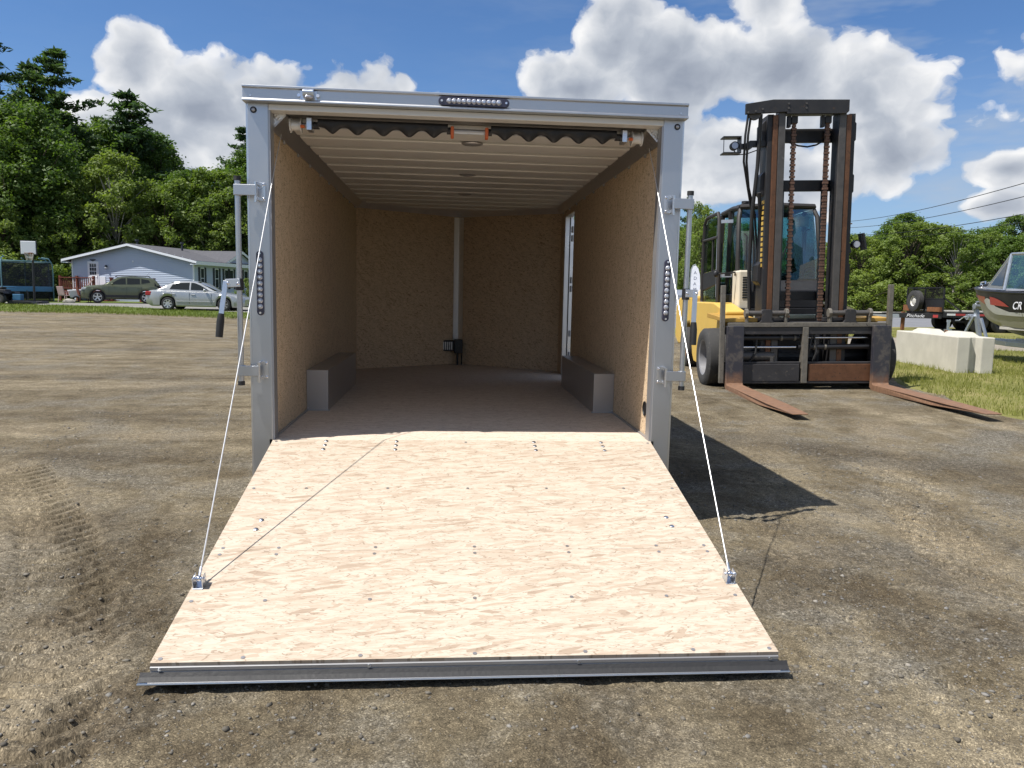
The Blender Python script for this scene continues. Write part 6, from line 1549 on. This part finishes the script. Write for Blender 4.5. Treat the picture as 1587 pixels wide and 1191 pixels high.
# ---------------------------------------------------------------- trees
def tube_np(path, radii, n=7):
    path = np.array(path, float); V = []; m_ = len(path)
    for i in range(m_):
        d = path[min(i+1, m_-1)]-path[max(i-1, 0)]; d /= np.linalg.norm(d)+1e-9
        u = np.array([0, 0, 1.]) if abs(d[2]) < .9 else np.array([1., 0, 0]); s = np.cross(d, u); s /= np.linalg.norm(s); u = np.cross(s, d)
        a = np.linspace(0, 2*PI, n, endpoint=False); V.append(path[i]+radii[i]*(np.cos(a)[:, None]*s+np.sin(a)[:, None]*u))
    V = np.concatenate(V); F = [[i*n+k, i*n+(k+1) % n, (i+1)*n+(k+1) % n, (i+1)*n+k] for i in range(m_-1) for k in range(n)]
    return V, np.array(F)
class Wood:
    def __init__(self): self.V = []; self.F = []; self.o = 0
    def add(self, path, r, n=7):
        V, F = tube_np(path, r, n); self.V.append(V); self.F.append(F+self.o); self.o += len(V)
def leaves(centres, nrm, size, rg, aspect=.62):
    """folded leaf-spray quads"""
    k = len(centres)
    nrm = nrm/np.linalg.norm(nrm, axis=1)[:, None]
    r = rg.normal(size=(k, 3)); t1 = np.cross(nrm, r); t1 /= np.linalg.norm(t1, axis=1)[:, None]; t2 = np.cross(nrm, t1)
    s = size[:, None]
    a = centres-t1*s; b = centres+t2*s*aspect+nrm*s*.12; c = centres+t1*s; d = centres-t2*s*aspect+nrm*s*.12
    return np.stack([a, b, c, d], 1).reshape(-1, 3)
def decid(seed, h, rad, base, nclump, perclump, lsize, shape=1.0, matleaf='leaf_wood', trunk='trunk', loose=1.0):
    rg = np.random.default_rng(seed); W = Wood()
    tr = np.array([[.05*h*math.sin(f*3+seed)*f*.5, .04*h*math.cos(f*2.3+seed)*f*.5, f*h*.86] for f in np.linspace(0, 1, 9)])
    W.add(tr, .018*h*(1-np.linspace(0, 1, 9)*.86), 8)
    C = []; Nn = []
    for i in range(nclump):
        f = (i+.5)/nclump; zf = base+(1-base)*(f**.9)
        prof = math.sin(PI*min(1, max(0, ((zf-base)/(1-base))*.86+.12)))**(.75*shape)
        rr = rad*prof*(.25+.90*rg.uniform()**.6)
        a = i*2.39996+rg.uniform(-.5, .5)
        cen = np.array([rr*math.cos(a), rr*math.sin(a), zf*h+rg.uniform(-.03, .03)*h])
        st = tr[min(8, int(zf*.8*8))]
        mid = (st+cen)/2+np.array([0, 0, .02*h])
        if rr > rad*.3: W.add([st, mid, cen], [.006*h, .004*h, .0015*h], 5)
        cr = rad*(.11+.16*rg.uniform())*(1.05-.35*(zf-base)/(1-base))
        k = int(perclump*rg.uniform(.6, 1.4)*(cr/(.19*rad))**1.7)+6
        d = rg.normal(size=(k, 3)); d /= np.linalg.norm(d, axis=1)[:, None]
        rad_ = cr*(.35+.75*rg.uniform(size=k)**.6)*loose*np.where(rg.uniform(size=k) < .14, 1.45, 1.0)
        lump = 1+.35*np.sin(d[:, 0]*5+seed+i)*np.sin(d[:, 1]*5+i)*np.sin(d[:, 2]*4)
        p = cen+d*(rad_*lump)[:, None]*np.array([1.05, 1.05, .85])
        C.append(p); Nn.append(d*.55+rg.normal(size=(k, 3))*.55+np.array([0, 0, .55]))
    C = np.concatenate(C); Nn = np.concatenate(Nn)
    V = leaves(C, Nn, lsize*rg.uniform(.6, 1.35, len(C)), rg)
    return (np.concatenate(W.V), np.concatenate(W.F)), (V, np.arange(len(V)).reshape(-1, 4)), matleaf, trunk
def pine(seed, h, rad, base, nwh, lsize):
    rg = np.random.default_rng(seed); W = Wood()
    tr = np.array([[.02*h*math.sin(f*4+seed)*f, .02*h*math.cos(f*3+seed)*f, f*h*.99] for f in np.linspace(0, 1, 10)])
    W.add(tr, .013*h*(1.02-np.linspace(0, 1, 10)), 8)
    C = []; Nn = []
    for i in range(nwh):
        f = i/(nwh-1); zf = base+(.985-base)*min(1, max(0, f+rg.uniform(-.02, .02)))
        L0 = rad*(1-f)**.65*(.55+.45*math.sin(i*1.7+seed)**2)+.25
        for j in range(rg.integers(2, 5)):
            a = rg.uniform(0, 2*PI); L = L0*rg.uniform(.30, 1.2)
            st = np.array([np.interp(zf*h, tr[:, 2], tr[:, 0]), np.interp(zf*h, tr[:, 2], tr[:, 1]), zf*h])
            up_ = rg.uniform(.05, .48)*L
            q = [st+np.array([math.cos(a)*L*s, math.sin(a)*L*s, up_*s*s*1.1-.06*L*math.sin(s*PI)]) for s in np.linspace(0, 1, 6)]
            W.add(q, [.0045*h*(1.05-s) for s in np.linspace(0, 1, 6)], 5)
            q = np.array(q)
            for s in np.linspace(.25, 1.0, max(3, int(L/.42))):
                c_ = np.array([np.interp(s, np.linspace(0, 1, 6), q[:, m_]) for m_ in range(3)])
                for w_ in (-1, 0, 1):
                    k = 9
                    sp = .25*L*(1.1-s)*w_
                    cc = c_+np.array([-math.sin(a)*sp, math.cos(a)*sp, .05*L*abs(w_)*.5])
                    p = cc+rg.normal(size=(k, 3))*np.array([.25, .25, .11])
                    C.append(p); Nn.append(rg.normal(size=(k, 3))*.75+np.array([0, 0, .8]))
    C = np.concatenate(C); Nn = np.concatenate(Nn)
    V = leaves(C, Nn, lsize*rg.uniform(.6, 1.3, len(C)), rg, .34)
    return (np.concatenate(W.V), np.concatenate(W.F)), (V, np.arange(len(V)).reshape(-1, 4)), 'leaf_pine', 'trunk'
PROTO = {}
def proto(key, data):
    (wv, wf), (lv, lf), ml, tk = data
    PROTO[key] = (npmesh('trunk', wv, wf, tk, smooth=True), npmesh('crown', lv, lf, ml))
proto('oak', decid(1, 13, 4.6, .08, 130, 250, .125))
proto('maple', decid(2, 13, 4.0, .06, 125, 250, .12, .9))
proto('ash', decid(3, 14, 3.4, .10, 115, 250, .12, .8))
proto('young', decid(4, 9, 2.6, .05, 95, 220, .105, .8, 'leaf_light'))
proto('birch', decid(5, 10, 2.6, .16, 85, 210, .10, .9, 'leaf_light', 'birch'))
proto('willow', decid(6, 8.5, 3.2, .08, 95, 220, .10, 1.0, 'leaf_light'))
proto('shrub', decid(7, 3.2, 1.7, .02, 30, 240, .08, 1.0, 'leaf_light'))
proto('pine', pine(11, 20, 4.6, .34, 17, .27))
proto('pine2', pine(12, 18, 5.2, .42, 13, .27))
PH = dict(oak=13, maple=13, ash=14, young=9, birch=10, willow=8.5, shrub=3.2, pine=20, pine2=18)
USED = set()
def tree(key, x, y, h, label, group, rot, wide=1.0):
    s = h/PH[key]
    kind = 'pine_tree' if key.startswith('pine') else ('shrub' if key == 'shrub' else 'broadleaf_tree')
    T = thing(kind, label, 'shrub' if key == 'shrub' else 'tree', (x, y, Hf(x, y)-.12), rot, group); T.scale = (s*wide, s*wide, s)
    for o, nm_ in zip(PROTO[key], ('trunk', 'crown')):
        if key in USED: c_ = o.copy(); COL.objects.link(c_)
        else: c_ = o
        c_.name = nm_; c_.parent = T
    USED.add(key)
AZ = lambda px: math.atan2(px-793.5, 1180)+.0839
def at(px, d): a = AZ(px); return CAM_LOC.x+d*math.sin(a), CAM_LOC.y+d*math.cos(a)
rnd = random.Random(5)
G1, G2 = 'trees in the wood behind the house', 'trees across the road'
LB = {'oak': 'broad green oak in the wood behind the house', 'maple': 'full leafy maple in the wood behind the house', 'ash': 'tall narrow leafy tree in the wood behind the house',
      'young': 'light green young tree at the edge of the wood behind the house', 'birch': 'pale stemmed slender tree at the edge of the wood behind the house',
      'willow': 'loose yellow green tree at the edge of the wood behind the house', 'shrub': 'low bushy shrub at the foot of the wood behind the house',
      'pine': 'tall dark pine rising above the wood behind the house', 'pine2': 'wide armed dark pine standing above the wood behind the house'}
# pines standing above the canopy (picture column, distance, height)
for key, px, d, h, wd in (('pine', 108, 78, 20.8, 1.25), ('pine2', 68, 82, 20.4, 1.2), ('pine2', 212, 80, 18.6, 1.4), ('pine2', 385, 86, 17.6, 1.1), ('pine', -8, 78, 23.0, 1.1), ('pine2', -75, 80, 24, 1.2), ('pine2', 255, 88, 16.6, 1.0), ('pine2', 160, 90, 18.0, 1.1)):
    tree(key, *at(px, d), h, LB[key], G1, rnd.uniform(0, 6.28), wd)
# canopy rows
rows = [(74, 12.6, 2.0, ('oak', 'maple', 'young', 'young', 'birch', 'willow', 'maple'), 36, 34), (84, 15.0, 2.0, ('oak', 'maple', 'ash'), 44, 0), (96, 16.0, 1.5, ('oak', 'ash', 'maple'), 62, 20)]
for d0, h0, hv, keys, step, off in rows:
    px = -150+off
    while px < 470:
        key = rnd.choice(keys); d = d0+rnd.uniform(-4, 4)
        h = h0+rnd.uniform(-hv, hv)
        if key in ('young', 'birch', 'willow'): h *= .84
        if px > 230: h *= .90
        tree(key, *at(px+rnd.uniform(-10, 10), d), h, LB[key], G1, rnd.uniform(0, 6.28), rnd.uniform(.9, 1.15))
        px += step
for px, d, h, key in ((-70, 72, 12, 'oak'), (-120, 70, 13, 'maple'), (20, 69, 11.5, 'maple'), (62, 70, 10.5, 'oak'), (-10, 76, 14, 'ash'), (92, 71, 9.5, 'maple'), (45, 74, 13, 'oak'), (110, 75, 11, 'young'), (5, 66, 6.5, 'young'), (80, 67, 6, 'young')):
    tree(key, *at(px, d), h, LB[key], G1, rnd.uniform(0, 6.28), 1.15)
for px, d, h in ((-20, 62, 3.0), (15, 63, 2.8), (60, 65, 3.2), (92, 66, 3.0), (100, 67, 3.8), (35, 64, 3.4)):
    tree('shrub', *at(px, d), h, LB['shrub'], G1, rnd.uniform(0, 6.28), 1.3)
tree('shrub', *at(383, 47), 1.7, 'small bright green bush beside the far end of the house', G1, .4, .8)
for px, d, h, key in ((150, 70, 10.2, 'birch'), (185, 69, 11.5, 'birch'), (222, 71, 9.6, 'young'), (262, 69, 9.0, 'willow'), (300, 70, 9.8, 'young'), (335, 69, 9.0, 'birch'), (372, 70, 9.6, 'young'), (120, 69, 8.5, 'willow'), (408, 70, 9.2, 'willow')):
    tree(key, *at(px, d), h, LB[key], G1, rnd.uniform(0, 6.28), 1.05)
# trees across the road on the right
LR = {'young': 'light green roadside tree across the road', 'birch': 'pale trunked birch across the road', 'willow': 'soft spreading light green tree across the road', 'maple': 'full dark green tree across the road',
      'oak': 'broad dark green tree across the road', 'ash': 'tall leafy tree across the road', 'shrub': 'low roadside bush under the trees across the road', 'pine': 'dark conifer standing above the trees across the road'}
px = 1022
while px < 1790:
    for d0, hk in ((71, 1.0), (83, 1.18)):
        key = rnd.choice(('young', 'birch', 'willow', 'maple', 'young', 'ash') if d0 < 80 else ('maple', 'oak', 'ash', 'young'))
        prof = np.interp(px, [1020, 1080, 1240, 1290, 1330, 1400, 1440, 1480, 1530, 1587, 1800], [7.6, 7.4, 5.4, 5.8, 7.0, 8.2, 6.8, 6.0, 7.2, 6.2, 8.0])
        h = prof*hk*rnd.uniform(.86, 1.06)
        tree(key, *at(px+rnd.uniform(-12, 12), d0+rnd.uniform(-4, 4)), h, LR[key], G2, rnd.uniform(0, 6.28), rnd.uniform(1.1, 1.45))
    px += rnd.uniform(24, 34)
for px in range(1030, 1760, 38):
    tree('shrub', *at(px+rnd.uniform(-10, 10), 64+rnd.uniform(-2, 3)), rnd.uniform(1.6, 3.2), LR['shrub'], G2, rnd.uniform(0, 6.28), 1.3)
tree('pine', *at(1056, 92), 12.5, LR['pine'], G2, .7, .7)
tree('willow', *at(1078, 58), 7.4, 'soft pale green willow standing just left of the forklift cab', G2, .3, .75)
LT = {'maple': 'full dark green tree in the tree line behind the cargo trailer', 'young': 'light green tree in the tree line behind the cargo trailer', 'ash': 'tall leafy tree in the tree line behind the cargo trailer', 'oak': 'broad tree in the tree line behind the cargo trailer'}
px = 455
while px < 1015:
    key = rnd.choice(('maple', 'young', 'ash', 'oak'))
    tree(key, *at(px, 88+rnd.uniform(-7, 7)), rnd.uniform(8, 12), LT[key], 'trees behind the cargo trailer', rnd.uniform(0, 6.28), 1.4)
    px += rnd.uniform(24, 36)
for k_, (a_, b_) in PROTO.items():
    if k_ not in USED: bpy.data.objects.remove(a_); bpy.data.objects.remove(b_)
